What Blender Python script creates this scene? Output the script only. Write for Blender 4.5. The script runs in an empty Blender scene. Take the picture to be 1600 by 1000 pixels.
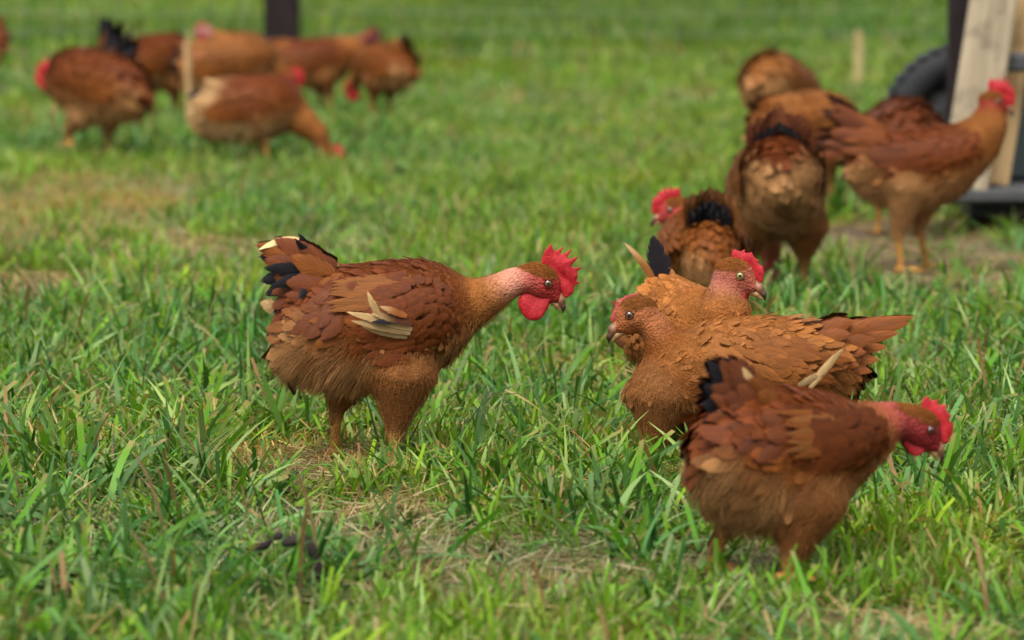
import bpy, math, random
import numpy as np
from mathutils import Vector, Matrix
from mathutils.bvhtree import BVHTree

random.seed(11)
R = np.random.default_rng(11)
S = bpy.context.scene
COL = S.collection
PI = math.pi

# ------------------------------------------------------------------ camera
CAM_H, PITCH, FPX = 0.88, math.radians(6.25), 6000.0
cd = bpy.data.cameras.new('camera')
cam = bpy.data.objects.new('camera', cd)
COL.objects.link(cam)
cam.location = (0, 0, CAM_H)
cam.rotation_euler = (PI / 2 - PITCH, 0, 0)
cd.sensor_width = 36.0
cd.lens = 36.0 * FPX / 1600.0
cd.clip_start, cd.clip_end = 0.1, 600
cd.dof.use_dof = True
cd.dof.focus_distance = 5.95
cd.dof.aperture_fstop = 4.8
S.camera = cam

# ------------------------------------------------------------------ light
SUN_EL, SUN_AZ = math.radians(58), math.radians(200)   # azimuth clockwise from +Y
w = bpy.data.worlds.new('World')
S.world = w
w.use_nodes = True
nt = w.node_tree
nt.nodes.clear()
sky = nt.nodes.new('ShaderNodeTexSky')
sky.sky_type = 'NISHITA'
sky.sun_disc = False
sky.sun_elevation = SUN_EL
sky.sun_rotation = SUN_AZ
sky.dust_density = 4.0
hs = nt.nodes.new('ShaderNodeHueSaturation')
hs.inputs['Saturation'].default_value = 0.35
bg = nt.nodes.new('ShaderNodeBackground')
bg.inputs['Strength'].default_value = 0.125
wo = nt.nodes.new('ShaderNodeOutputWorld')
nt.links.new(sky.outputs[0], hs.inputs['Color'])
nt.links.new(hs.outputs[0], bg.inputs[0])
nt.links.new(bg.outputs[0], wo.inputs[0])
sl = bpy.data.lights.new('sun', 'SUN')
sl.energy = 1.5
sl.angle = math.radians(26)
sl.color = (1.0, 0.965, 0.90)
so = bpy.data.objects.new('sun', sl)
COL.objects.link(so)
sd = Vector((math.sin(SUN_AZ) * math.cos(SUN_EL), math.cos(SUN_AZ) * math.cos(SUN_EL), math.sin(SUN_EL)))
so.rotation_euler = sd.to_track_quat('Z', 'Y').to_euler()
so.location = sd * 30
S.view_settings.view_transform = 'Standard'
S.view_settings.look = 'None'
S.view_settings.gamma = 1.0
S.view_settings.use_curve_mapping = False
S.view_settings.exposure = 1.2
S.cycles.transparent_max_bounces = 12
S.cycles.max_bounces = 8
S.cycles.use_denoising = True


# ------------------------------------------------------------------ helpers
def ground_depth(py):
    return CAM_H / math.tan(PITCH + math.atan((py - 500) / FPX))


def at(px, py):
    """ground point seen at pixel px, py of the 1600x1000 photograph"""
    d = ground_depth(py)
    fwd = d * math.cos(PITCH) + CAM_H * math.sin(PITCH)
    return ((px - 800) / FPX * fwd, d)


def px_scale(py):
    d = ground_depth(py)
    return FPX / (d * math.cos(PITCH) + CAM_H * math.sin(PITCH))


def tag(o, label=None, cat=None, group=None, kind=None):
    if label: o['label'] = label
    if cat: o['category'] = cat
    if group: o['group'] = group
    if kind: o['kind'] = kind
    return o


def empty(name, loc, rz=0.0):
    o = bpy.data.objects.new(name, None)
    o.empty_display_size = 0.05
    o.location = loc
    o.rotation_euler = (0, 0, rz)
    COL.objects.link(o)
    return o


def link(name, me, parent=None):
    o = bpy.data.objects.new(name, me)
    COL.objects.link(o)
    if parent is not None:
        o.parent = parent
    return o


def np_mesh(name, V, F, mat=None, smooth=True, col=None, extra=None):
    """V (n,3); F (m,k) or a list of such arrays"""
    V = np.asarray(V, dtype=np.float32)
    Fs = F if isinstance(F, list) else [F]
    Fs = [np.asarray(f, dtype=np.int32) for f in Fs if len(f)]
    loops = np.concatenate([f.ravel() for f in Fs])
    tot = np.concatenate([np.full(len(f), f.shape[1], np.int32) for f in Fs])
    st = np.concatenate([[0], np.cumsum(tot)[:-1]]).astype(np.int32)
    me = bpy.data.meshes.new(name)
    me.vertices.add(len(V))
    me.vertices.foreach_set('co', V.ravel())
    me.loops.add(len(loops))
    me.loops.foreach_set('vertex_index', loops)
    me.polygons.add(len(tot))
    me.polygons.foreach_set('loop_start', st)
    try:
        me.polygons.foreach_set('loop_total', tot)
    except Exception:
        pass
    me.polygons.foreach_set('use_smooth', np.full(len(tot), smooth))
    if col is not None:
        a = me.attributes.new('Col', 'FLOAT_COLOR', 'POINT')
        c = np.ones((len(V), 4), np.float32)
        c[:, :3] = col
        a.data.foreach_set('color', c.ravel())
    for k, arr in (extra or {}).items():
        arr = np.asarray(arr, np.float32)
        if arr.ndim == 1:
            a = me.attributes.new(k, 'FLOAT', 'POINT')
            a.data.foreach_set('value', arr)
        else:
            a = me.attributes.new(k, 'FLOAT_VECTOR', 'POINT')
            a.data.foreach_set('vector', arr.ravel())
    me.update(calc_edges=True)
    if mat: me.materials.append(mat)
    return me


def unit(v):
    v = np.asarray(v, dtype=np.float64)
    return v / np.maximum(np.linalg.norm(v, axis=-1, keepdims=True), 1e-9)


def hash2(ix, iy, seed):
    h = (ix.astype(np.int64) * 374761393 + iy.astype(np.int64) * 668265263 + seed * 1274126177) & 0x7fffffff
    h = ((h ^ (h >> 13)) * 1103515245) & 0x7fffffff
    h = h ^ (h >> 16)
    return (h & 0xffff) / 65535.0


def vnoise(x, y, seed=0):
    x = np.asarray(x, float); y = np.asarray(y, float)
    ix, iy = np.floor(x), np.floor(y)
    fx, fy = x - ix, y - iy
    fx = fx * fx * (3 - 2 * fx); fy = fy * fy * (3 - 2 * fy)
    a = hash2(ix, iy, seed); b = hash2(ix + 1, iy, seed)
    c = hash2(ix, iy + 1, seed); d = hash2(ix + 1, iy + 1, seed)
    return (a * (1 - fx) + b * fx) * (1 - fy) + (c * (1 - fx) + d * fx) * fy


def fbm(x, y, seed=0, oct=3):
    s, a, t = 0, 1.0, 0
    for i in range(oct):
        s = s + a * vnoise(np.asarray(x) * 2 ** i, np.asarray(y) * 2 ** i, seed + i * 17); t += a; a *= .5
    return s / t


def smoothstep(a, b, x):
    t = np.clip((x - a) / (b - a), 0, 1)
    return t * t * (3 - 2 * t)


# ------------------------------------------------------------------ materials
class M:
    """tiny node-graph helper"""
    def __init__(s, name):
        s.m = bpy.data.materials.new(name)
        s.m.use_nodes = True
        s.t = s.m.node_tree
        s.t.nodes.clear()
        s.out = s.n('ShaderNodeOutputMaterial')

    def n(s, kind, **kw):
        nd = s.t.nodes.new(kind)
        for k, v in kw.items():
            setattr(nd, k, v)
        return nd

    def l(s, a, b):
        s.t.links.new(a, b)

    def val(s, sock, v):
        if isinstance(v, bpy.types.NodeSocket): s.l(v, sock)
        elif v is not None: sock.default_value = v

    def math(s, op, a, b=None, c=None, clamp=False):
        nd = s.n('ShaderNodeMath', operation=op, use_clamp=clamp)
        s.val(nd.inputs[0], a); s.val(nd.inputs[1], b)
        if c is not None: s.val(nd.inputs[2], c)
        return nd.outputs[0]

    def mix(s, f, a, b, blend='MIX'):
        nd = s.n('ShaderNodeMix', data_type='RGBA', blend_type=blend)
        s.val(nd.inputs[0], f)
        s.val(nd.inputs[6], a if isinstance(a, bpy.types.NodeSocket) else (*a, 1))
        s.val(nd.inputs[7], b if isinstance(b, bpy.types.NodeSocket) else (*b, 1))
        return nd.outputs[2]

    def attr(s, name):
        return s.n('ShaderNodeAttribute', attribute_name=name)

    def noise(s, vec, scale, detail=3.0, rough=.55):
        nd = s.n('ShaderNodeTexNoise')
        nd.inputs['Scale'].default_value = scale
        nd.inputs['Detail'].default_value = detail
        nd.inputs['Roughness'].default_value = rough
        if vec is not None: s.l(vec, nd.inputs['Vector'])
        return nd.outputs[0]

    def ramp(s, f, stops):
        nd = s.n('ShaderNodeValToRGB')
        e = nd.color_ramp.elements
        while len(e) < len(stops): e.new(.5)
        for el, (p, c) in zip(e, stops):
            el.position = p
            el.color = (*c, 1) if len(c) == 3 else c
        s.l(f, nd.inputs[0])
        return nd.outputs[0]

    def vec(s, x, y, z):
        nd = s.n('ShaderNodeCombineXYZ')
        s.val(nd.inputs[0], x); s.val(nd.inputs[1], y); s.val(nd.inputs[2], z)
        return nd.outputs[0]

    def bump(s, h, strength, dist=.002):
        nd = s.n('ShaderNodeBump')
        nd.inputs['Strength'].default_value = strength
        nd.inputs['Distance'].default_value = dist
        s.l(h, nd.inputs['Height'])
        return nd.outputs[0]

    def bsdf(s, color, rough=.6, spec=.4, normal=None, sheen=0, sss=0, coat=0, metallic=0):
        b = s.n('ShaderNodeBsdfPrincipled')
        s.val(b.inputs['Base Color'], color if isinstance(color, bpy.types.NodeSocket) else (*color, 1))
        s.val(b.inputs['Roughness'], rough)
        s.val(b.inputs['Specular IOR Level'], spec)
        b.inputs['Metallic'].default_value = metallic
        if normal is not None: s.l(normal, b.inputs['Normal'])
        if sheen:
            b.inputs['Sheen Weight'].default_value = sheen
            b.inputs['Sheen Roughness'].default_value = .5
            s.val(b.inputs['Sheen Tint'], color if isinstance(color, bpy.types.NodeSocket) else (*color, 1))
        if sss:
            b.inputs['Subsurface Weight'].default_value = sss
            b.inputs['Subsurface Radius'].default_value = (.006, .002, .0015)
            b.inputs['Subsurface Scale'].default_value = 1.0
        if coat: b.inputs['Coat Weight'].default_value = coat
        return b.outputs[0]

    def done(s, shader):
        s.l(shader, s.out.inputs['Surface'])
        return s.m


def objco(m):
    return m.n('ShaderNodeTexCoord').outputs['Object']


def mat_feather(fringe=True):
    m = M('feather')
    col = m.attr('Col').outputs['Color']
    f = m.n('ShaderNodeSeparateXYZ')
    m.l(m.attr('fuv').outputs['Vector'], f.inputs[0])
    v, u, r = f.outputs
    av = m.math('ABSOLUTE', v)
    q = m.math('MULTIPLY_ADD', av, -.42, u)
    st = m.noise(m.vec(m.math('MULTIPLY', q, 26.0), m.math('MULTIPLY', v, 1.2), m.math('MULTIPLY', r, 57.0)), 1.0, 2.0)
    k = m.math('MULTIPLY_ADD', st, 1.2, .4)
    blot = m.noise(m.vec(m.math('MULTIPLY', u, 2.2), m.math('MULTIPLY', v, .9), m.math('MULTIPLY', r, 91.0)), 1.0, 1.0)
    k = m.math('MULTIPLY', k, m.math('MULTIPLY_ADD', blot, .7, .65))
    shaft = m.math('LESS_THAN', av, .05)
    k = m.math('MULTIPLY_ADD', shaft, .12, k)
    c = m.mix(1.0, col, m.vec(k, k, k), 'MULTIPLY')
    vt = m.n('ShaderNodeVectorTransform', vector_type='VECTOR', convert_from='OBJECT', convert_to='WORLD')
    m.l(m.attr('bn').outputs['Vector'], vt.inputs[0])
    gn = m.n('ShaderNodeNewGeometry').outputs['Normal']
    def vm(op, a, b):
        nd = m.n('ShaderNodeVectorMath', operation=op)
        m.l(a, nd.inputs[0])
        if isinstance(b, bpy.types.NodeSocket): m.l(b, nd.inputs[1])
        elif b is not None: nd.inputs[3].default_value = b
        return nd.outputs[0]
    nn = vm('NORMALIZE', vm('ADD', vm('SCALE', vt.outputs[0], 1.3), gn), None)
    bu = m.n('ShaderNodeBump')
    bu.inputs['Strength'].default_value = .45
    bu.inputs['Distance'].default_value = .0012
    m.l(st, bu.inputs['Height']); m.l(nn, bu.inputs['Normal'])
    b = m.bsdf(c, .55, .10, bu.outputs[0])
    if not fringe:
        return m.done(b)
    e = m.math('MAXIMUM', av, m.math('MULTIPLY_ADD', u, 3.6, -2.7))
    n2 = m.noise(m.vec(m.math('MULTIPLY', q, 30.0), m.math('MULTIPLY', m.math('SIGN', v), 3.0), m.math('MULTIPLY', r, 33.0)), 1.0, 1.0)
    th = m.math('MULTIPLY_ADD', n2, 1.0, .28)
    a = m.math('LESS_THAN', e, th)
    tr = m.n('ShaderNodeBsdfTransparent').outputs[0]
    mx = m.n('ShaderNodeMixShader')
    m.l(a, mx.inputs[0]); m.l(tr, mx.inputs[1]); m.l(b, mx.inputs[2])
    return m.done(mx.outputs[0])


def mat_body():
    m = M('chicken_body')
    col = m.attr('Col').outputs['Color']
    skin = m.attr('skin').outputs['Fac']
    p = objco(m)
    n1 = m.noise(p, 240, 3)
    n2 = m.noise(p, 60, 3)
    k = m.math('MULTIPLY_ADD', n2, .7, .65)
    c = m.mix(1.0, col, m.vec(k, k, k), 'MULTIPLY')
    vo = m.n('ShaderNodeTexVoronoi')
    vo.inputs['Scale'].default_value = 260
    m.l(p, vo.inputs['Vector'])
    hgt = m.math('ADD', m.math('MULTIPLY', vo.outputs['Distance'], .7), m.math('MULTIPLY', n1, 1.0))
    nrm = m.bump(hgt, .8, .003)
    kk = m.math('MULTIPLY_ADD', m.math('MULTIPLY', vo.outputs['Distance'], skin), -.55, 1.12)  # wrinkle shade put into the skin colour, darker between papillae
    c = m.mix(1.0, c, m.vec(kk, kk, kk), 'MULTIPLY')
    a = m.bsdf(c, .8, .1, nrm)
    b = m.bsdf(c, .55, .12, nrm)
    mx = m.n('ShaderNodeMixShader')
    m.l(skin, mx.inputs[0]); m.l(a, mx.inputs[1]); m.l(b, mx.inputs[2])
    return m.done(mx.outputs[0])


def mat_down():
    m = M('down')
    col = m.attr('Col').outputs['Color']
    return m.done(m.bsdf(col, .75, .08))


def mat_comb():
    m = M('comb_red')
    p = objco(m)
    n = m.noise(p, 160, 4, .65)
    g = m.noise(p, 480, 3)
    c = m.ramp(n, [(.3, (.22, .004, .008)), (.55, (.35, .008, .013)), (.75, (.42, .03, .03))])
    col = m.mix(1.0, c, m.attr('Col').outputs['Color'], 'MULTIPLY')
    return m.done(m.bsdf(col, .45, .25, m.bump(g, .9, .002)))


def mat_col(name, rough=.4, spec=.5, coat=0, bump=0):
    m = M(name)
    col = m.attr('Col').outputs['Color']
    nrm = m.bump(m.noise(objco(m), 300, 3), bump, .001) if bump else None
    return m.done(m.bsdf(col, rough, spec, nrm, coat=coat))


def mat_blade(name='grass_blade', trans=.35):
    m = M(name)
    col = m.attr('Col').outputs['Color']
    g = m.n('ShaderNodeNewGeometry').outputs['Position']
    n1 = m.noise(g, 1.1, 2)
    n2 = m.noise(g, 5.0, 2)
    tint = m.ramp(n1, [(.32, (.72, .92, .95)), (.5, (1, 1, 1)), (.68, (1.16, 1.06, .72))])
    k = m.math('MULTIPLY_ADD', n2, .6, .7)
    c = m.mix(1.0, m.mix(1.0, col, tint, 'MULTIPLY'), m.vec(k, k, k), 'MULTIPLY')
    b = m.bsdf(c, .45, .20)
    t = m.n('ShaderNodeBsdfTranslucent')
    m.l(m.mix(1.0, c, (1.15, 1.1, .6), 'MULTIPLY'), t.inputs[0])
    mx = m.n('ShaderNodeMixShader')
    mx.inputs[0].default_value = trans
    m.l(b, mx.inputs[1]); m.l(t.outputs[0], mx.inputs[2])
    return m.done(mx.outputs[0])


def mat_wood(name, a, b, grain=(2, 40, 40), dark=.5, rough=.85):
    m = M(name)
    p = objco(m)
    mp = m.n('ShaderNodeMapping')
    mp.inputs['Scale'].default_value = grain
    m.l(p, mp.inputs['Vector'])
    n1 = m.noise(mp.outputs[0], 1.0, 5, .6)
    n2 = m.noise(p, 9, 4)
    c = m.ramp(n1, [(.3, tuple(x * dark for x in a)), (.5, a), (.7, b)])
    st = m.ramp(n2, [(.52, (1, 1, 1)), (.68, (.35, .33, .31))])
    c = m.mix(.8, c, st, 'MULTIPLY')
    return m.done(m.bsdf(c, rough, .25, m.bump(n1, .5, .004)))


def mat_plain(name, c, rough=.7, spec=.3, vary=.3, scale=20, metallic=0):
    m = M(name)
    n = m.noise(objco(m), scale, 4)
    k = m.math('MULTIPLY_ADD', n, 2 * vary, 1 - vary)
    col = m.mix(1.0, c, m.vec(k, k, k), 'MULTIPLY')
    return m.done(m.bsdf(col, rough, spec, m.bump(n, .3, .004), metallic=metallic))


MF = mat_feather(True)
MBODY = mat_body()
MDOWN = mat_down()
MCOMB = mat_comb()
MBEAK = mat_col('beak_horn', .35, .5, bump=.1)
MEYE = mat_col('eye', .06, .6, coat=.6)
MBLADE = mat_blade()
MSTRAW = mat_blade('straw', .12)

# ------------------------------------------------------------------ signed fields
def roundcone(p, a, b, ra, rb):
    a = np.asarray(a, np.float32); b = np.asarray(b, np.float32)
    ab = b - a
    t = np.clip(((p - a) @ ab) / max(float(ab @ ab), 1e-9), 0, 1)
    d = np.linalg.norm(p - a - t[..., None] * ab, axis=-1)
    return d - (ra + t * (rb - ra))


def ellipsoid(p, c, ax, r):
    q = (p - np.asarray(c, np.float32)) @ np.asarray(ax, np.float32).T
    r = np.asarray(r, np.float32)
    k0 = np.linalg.norm(q / r, axis=-1)
    k1 = np.linalg.norm(q / (r * r), axis=-1)
    return k0 * (k0 - 1) / np.maximum(k1, 1e-6)


class Profile:
    """body given by its side outline: rows of (x, z_top, z_bottom, half_width)"""
    def __init__(s, rows, rot=0.0, piv=(0, 0, 0)):
        rows = sorted(rows)
        a = np.array(rows, np.float64)
        xs = a[:, 0]
        X = np.linspace(xs[0], xs[-1], 160)
        out = []
        for j in (1, 2, 3):
            y = np.interp(X, xs, a[:, j])
            k = np.hanning(19); k /= k.sum()
            yp = np.pad(y, 9, mode='edge')
            ys = np.convolve(yp, k, 'valid')
            out.append(ys)
        s.X = X; s.top, s.bot, s.w = out
        sh = np.minimum(.009, .3 * (s.top - s.bot))
        s.top = s.top - sh * .4; s.bot = s.bot + sh; s.w = np.maximum(s.w - .008, s.w * .6)
        s.rot = rot; s.piv = np.asarray(piv, np.float32)

    def local(s, p):
        if not s.rot: return p
        c, n = math.cos(s.rot), math.sin(s.rot)
        q = p - s.piv
        o = np.empty_like(q)
        o[..., 0] = c * q[..., 0] + n * q[..., 2]
        o[..., 1] = q[..., 1]
        o[..., 2] = -n * q[..., 0] + c * q[..., 2]
        return o + s.piv

    def world(s, v):
        if not s.rot: return np.asarray(v, float)
        c, n = math.cos(s.rot), math.sin(s.rot)
        q = np.asarray(v, float) - s.piv
        return np.stack([c * q[..., 0] - n * q[..., 2], q[..., 1], n * q[..., 0] + c * q[..., 2]], -1) + s.piv

    def wdir(s, v):
        if not s.rot: return v
        c, n = math.cos(s.rot), math.sin(s.rot)
        return np.stack([c * v[..., 0] - n * v[..., 2], v[..., 1], n * v[..., 0] + c * v[..., 2]], -1)

    def sample(s, p):
        q = s.local(p)
        x = q[..., 0]
        t = np.interp(x, s.X, s.top); b = np.interp(x, s.X, s.bot); wd = np.interp(x, s.X, s.w)
        h = np.maximum((t - b) / 2, .002); zc = (t + b) / 2
        return q, h, zc, np.maximum(wd, .002)

    def __call__(s, p):
        q, h, zc, wd = s.sample(p)
        zz = (q[..., 2] - zc) / h
        yy = q[..., 1] / wd
        k = np.sqrt(zz * zz + yy * yy)
        d = (k - 1) * np.minimum(h, wd)
        ex = np.maximum(s.X[0] - q[..., 0], q[..., 0] - s.X[-1])
        return np.where(ex > 0, np.maximum(d, 0) + ex, d).astype(np.float32)


def smin(a, b, k):
    if k <= 0: return np.minimum(a, b)
    h = np.clip(.5 + .5 * (b - a) / k, 0, 1)
    return b * (1 - h) + a * h - k * h * (1 - h)


def field(prims, p):
    d = None
    for pr in prims:
        di = pr['f'](p)
        d = di if d is None else smin(d, di, pr.get('k', .02))
    return d


CORN = np.array([[i, j, k] for i in (0, 1) for j in (0, 1) for k in (0, 1)])
EDG = [(a, b) for a in range(8) for b in range(a + 1, 8) if np.abs(CORN[a] - CORN[b]).sum() == 1]


def surface_nets(f, lo, h):
    nx, ny, nz = f.shape
    ins = f < 0
    cnt = np.zeros((nx - 1, ny - 1, nz - 1), np.int8)
    for c in CORN:
        cnt += ins[c[0]:nx - 1 + c[0], c[1]:ny - 1 + c[1], c[2]:nz - 1 + c[2]]
    cells = np.argwhere((cnt > 0) & (cnt < 8))
    vals = np.stack([f[cells[:, 0] + c[0], cells[:, 1] + c[1], cells[:, 2] + c[2]] for c in CORN], 1)
    acc = np.zeros((len(cells), 3)); num = np.zeros(len(cells))
    for a, b in EDG:
        fa, fb = vals[:, a], vals[:, b]
        cr = (fa < 0) != (fb < 0)
        t = np.where(cr, fa / np.where(cr, fa - fb, 1), 0)
        acc += np.where(cr[:, None], CORN[a] + t[:, None] * (CORN[b] - CORN[a]), 0)
        num += cr
    V = (cells + acc / num[:, None]) * h + lo
    idx = -np.ones((nx - 1, ny - 1, nz - 1), np.int32)
    idx[cells[:, 0], cells[:, 1], cells[:, 2]] = np.arange(len(cells))
    Q = []
    for ax in range(3):
        o = [(1, 2), (2, 0), (0, 1)][ax]
        sl0 = [slice(None)] * 3; sl1 = [slice(None)] * 3
        sl0[ax] = slice(0, -1); sl1[ax] = slice(1, None)
        A = ins[tuple(sl0)]; B = ins[tuple(sl1)]
        e = np.argwhere(A != B)
        ok = (e[:, o[0]] > 0) & (e[:, o[1]] > 0) & (e[:, o[0]] < f.shape[o[0]] - 1) & (e[:, o[1]] < f.shape[o[1]] - 1)
        e = e[ok]
        flip = ~A[e[:, 0], e[:, 1], e[:, 2]]
        def cell(d0, d1):
            g = e.copy(); g[:, o[0]] -= d0; g[:, o[1]] -= d1
            return idx[g[:, 0], g[:, 1], g[:, 2]]
        q = np.stack([cell(1, 1), cell(0, 1), cell(0, 0), cell(1, 0)], 1)
        q[flip] = q[flip][:, ::-1]
        Q.append(q)
    Q = np.concatenate(Q)
    return V, Q[(Q >= 0).all(1)]


def mesh_field(prims, lo, hi, h):
    lo = np.asarray(lo, float) - 2 * h; hi = np.asarray(hi, float) + 2 * h
    n = np.ceil((hi - lo) / h).astype(int) + 1
    g = np.stack(np.meshgrid(*[lo[i] + h * np.arange(n[i]) for i in range(3)], indexing='ij'), -1).astype(np.float32)
    return surface_nets(field(prims, g), lo, h)


def vnormals(V, Q):
    a, b, c, d = (V[Q[:, i]] for i in range(4))
    fn = np.cross(c - a, d - b)
    N = np.zeros_like(V)
    for i in range(4): np.add.at(N, Q[:, i], fn)
    return unit(N), np.linalg.norm(fn, axis=1) * .5


# ------------------------------------------------------------------ feathers
def feather_verts(root, t, n, L, W, lift, curl, camber, inb=None, st=6, cols=3, point=.5, tipw=.12):
    """many feathers at once; returns V (N*st*cols,3), F, fuv"""
    N = len(root)
    t = unit(t); s = unit(np.cross(n, t)); n = unit(np.cross(t, s))
    u = np.linspace(0, 1, st)
    wp = np.sin(np.clip((u * .82 + .14), 0, 1) * PI) ** .7
    wp = wp * np.sqrt(np.clip(1 - np.clip((u - .55) / .452, 0, 1) ** 2.2, tipw ** 2, 1)) if cols > 3 else wp * (1 - .55 * smoothstep(.86, 1, u))
    v = np.linspace(-1, 1, cols)
    bc = lambda x: np.broadcast_to(np.asarray(x, float), (N,))[:, None, None, None]
    inb = 0 if inb is None else inb
    U = u[None, :, None, None]; Vv = v[None, None, :, None]; Wp = wp[None, :, None, None]
    P = (root[:, None, None, :] + t[:, None, None, :] * bc(L) * U
         + n[:, None, None, :] * (bc(L) * (bc(lift) * U - bc(curl) * U ** 2) - bc(camber) * bc(W) * Vv ** 2 * Wp)
         + s[:, None, None, :] * (bc(W) * Wp * Vv + bc(L) * bc(inb) * U ** 2))
    V = P.reshape(-1, 3)
    ii = np.arange(st * cols).reshape(st, cols)
    q = np.stack([ii[:-1, :-1], ii[:-1, 1:], ii[1:, 1:], ii[1:, :-1]], -1).reshape(-1, 4)
    F = (q[None] + (np.arange(N) * st * cols)[:, None, None]).reshape(-1, 4)
    rnd = R.random(N)
    fuv = np.empty((N, st, cols, 3))
    fuv[..., 0] = v[None, None, :]; fuv[..., 1] = u[None, :, None]; fuv[..., 2] = rnd[:, None, None]
    return V, F, fuv.reshape(-1, 3), u, v


def feather_color(c0, c1, u, v, N, edge=None, edge_w=0.0):
    """c0 root colour, c1 tip colour (N,3); optional edge colour"""
    c0 = np.broadcast_to(np.asarray(c0, float), (N, 3)); c1 = np.broadcast_to(np.asarray(c1, float), (N, 3))
    f = smoothstep(.35, 1, u)[None, :, None, None]
    c = c0[:, None, None, :] * (1 - f) + c1[:, None, None, :] * f
    c = np.broadcast_to(c, (N, len(u), len(v), 3)).copy()
    if edge is not None:
        e = np.maximum(np.abs(v)[None, :] ** 3, smoothstep(.8, 1, u)[:, None]) * edge_w
        c = c * (1 - e[None, :, :, None]) + np.broadcast_to(np.asarray(edge, float), (N, 3))[:, None, None, :] * e[None, :, :, None]
    return c.reshape(-1, 3)


def one_feather(name, parent, root, d, n, L, W, col, tip=None, edge=None, edge_w=.6, lift=.1, curl=.15, camber=.35, inb=0.0, cols=5, st=9):
    V, F, fuv, u, v = feather_verts(np.array([root], float), np.array([d], float), np.array([n], float), L, W, lift, curl, camber, inb, st, cols)
    c = feather_color(col, col if tip is None else tip, u, v, 1, edge, edge_w)
    return link(name, np_mesh(name, V, F, MF, col=c, extra={'fuv': fuv, 'bn': np.broadcast_to(unit(np.array(n, float)) * .8, (len(V), 3))}), parent)


def hair(name, parent, root, d, L, col, rad=.00042, npts=4, droop=.3, spread=None):
    N = len(root)
    cu = bpy.data.hair_curves.new(name)
    cu.add_curves([npts] * N)
    u = np.linspace(0, 1, npts)[None, :, None]
    d = unit(d)
    P = root[:, None, :] + d[:, None, :] * L[:, None, None] * u
    if spread is not None:
        P = P + spread[:, None, :] * L[:, None, None] * u ** 2
    P[:, :, 2] -= droop * L[:, None] * u[:, :, 0] ** 2
    cu.position_data.foreach_set('vector', P.astype(np.float32).ravel())
    ra = cu.attributes.new('radius', 'FLOAT', 'POINT') if 'radius' not in cu.attributes else cu.attributes['radius']
    rr = np.broadcast_to(rad * (1 - .8 * u[:, :, 0]), (N, npts)).astype(np.float32)
    ra.data.foreach_set('value', rr.ravel())
    ca = cu.attributes.new('Col', 'FLOAT_COLOR', 'CURVE')
    c4 = np.ones((N, 4), np.float32); c4[:, :3] = col
    ca.data.foreach_set('color', c4.ravel())
    cu.materials.append(MDOWN)
    return link(name, cu, parent)


# ------------------------------------------------------------------ chicken
MAHOG = np.array((.092, .0215, .0036)); RUST = np.array((.130, .038, .0062)); ORANGE = np.array((.225, .080, .018))
TAN = np.array((.30, .150, .056)); CREAM = np.array((.46, .29, .125)); BLACK = np.array((.006, .005, .006))
SKINP = np.array((.165, .044, .019)); SKINR = np.array((.26, .020, .017)); LEGY = np.array((.38, .18, .04))
BROWN = np.array((.078, .021, .0065))

GEN_ROWS = [(-.172, .215, .185, .012), (-.160, .245, .150, .05), (-.13, .285, .128, .078), (-.10, .308, .120, .09),
            (-.06, .318, .116, .098), (0, .325, .118, .10), (.04, .327, .128, .098), (.08, .322, .14, .09), (.10, .313, .152, .082),
            (.12, .30, .172, .07), (.14, .278, .205, .048), (.152, .245, .232, .014)]


def frame(f, up):
    f = unit(f); l = unit(np.cross(up, f)); u = np.cross(f, l)
    return f, u, l


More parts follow.
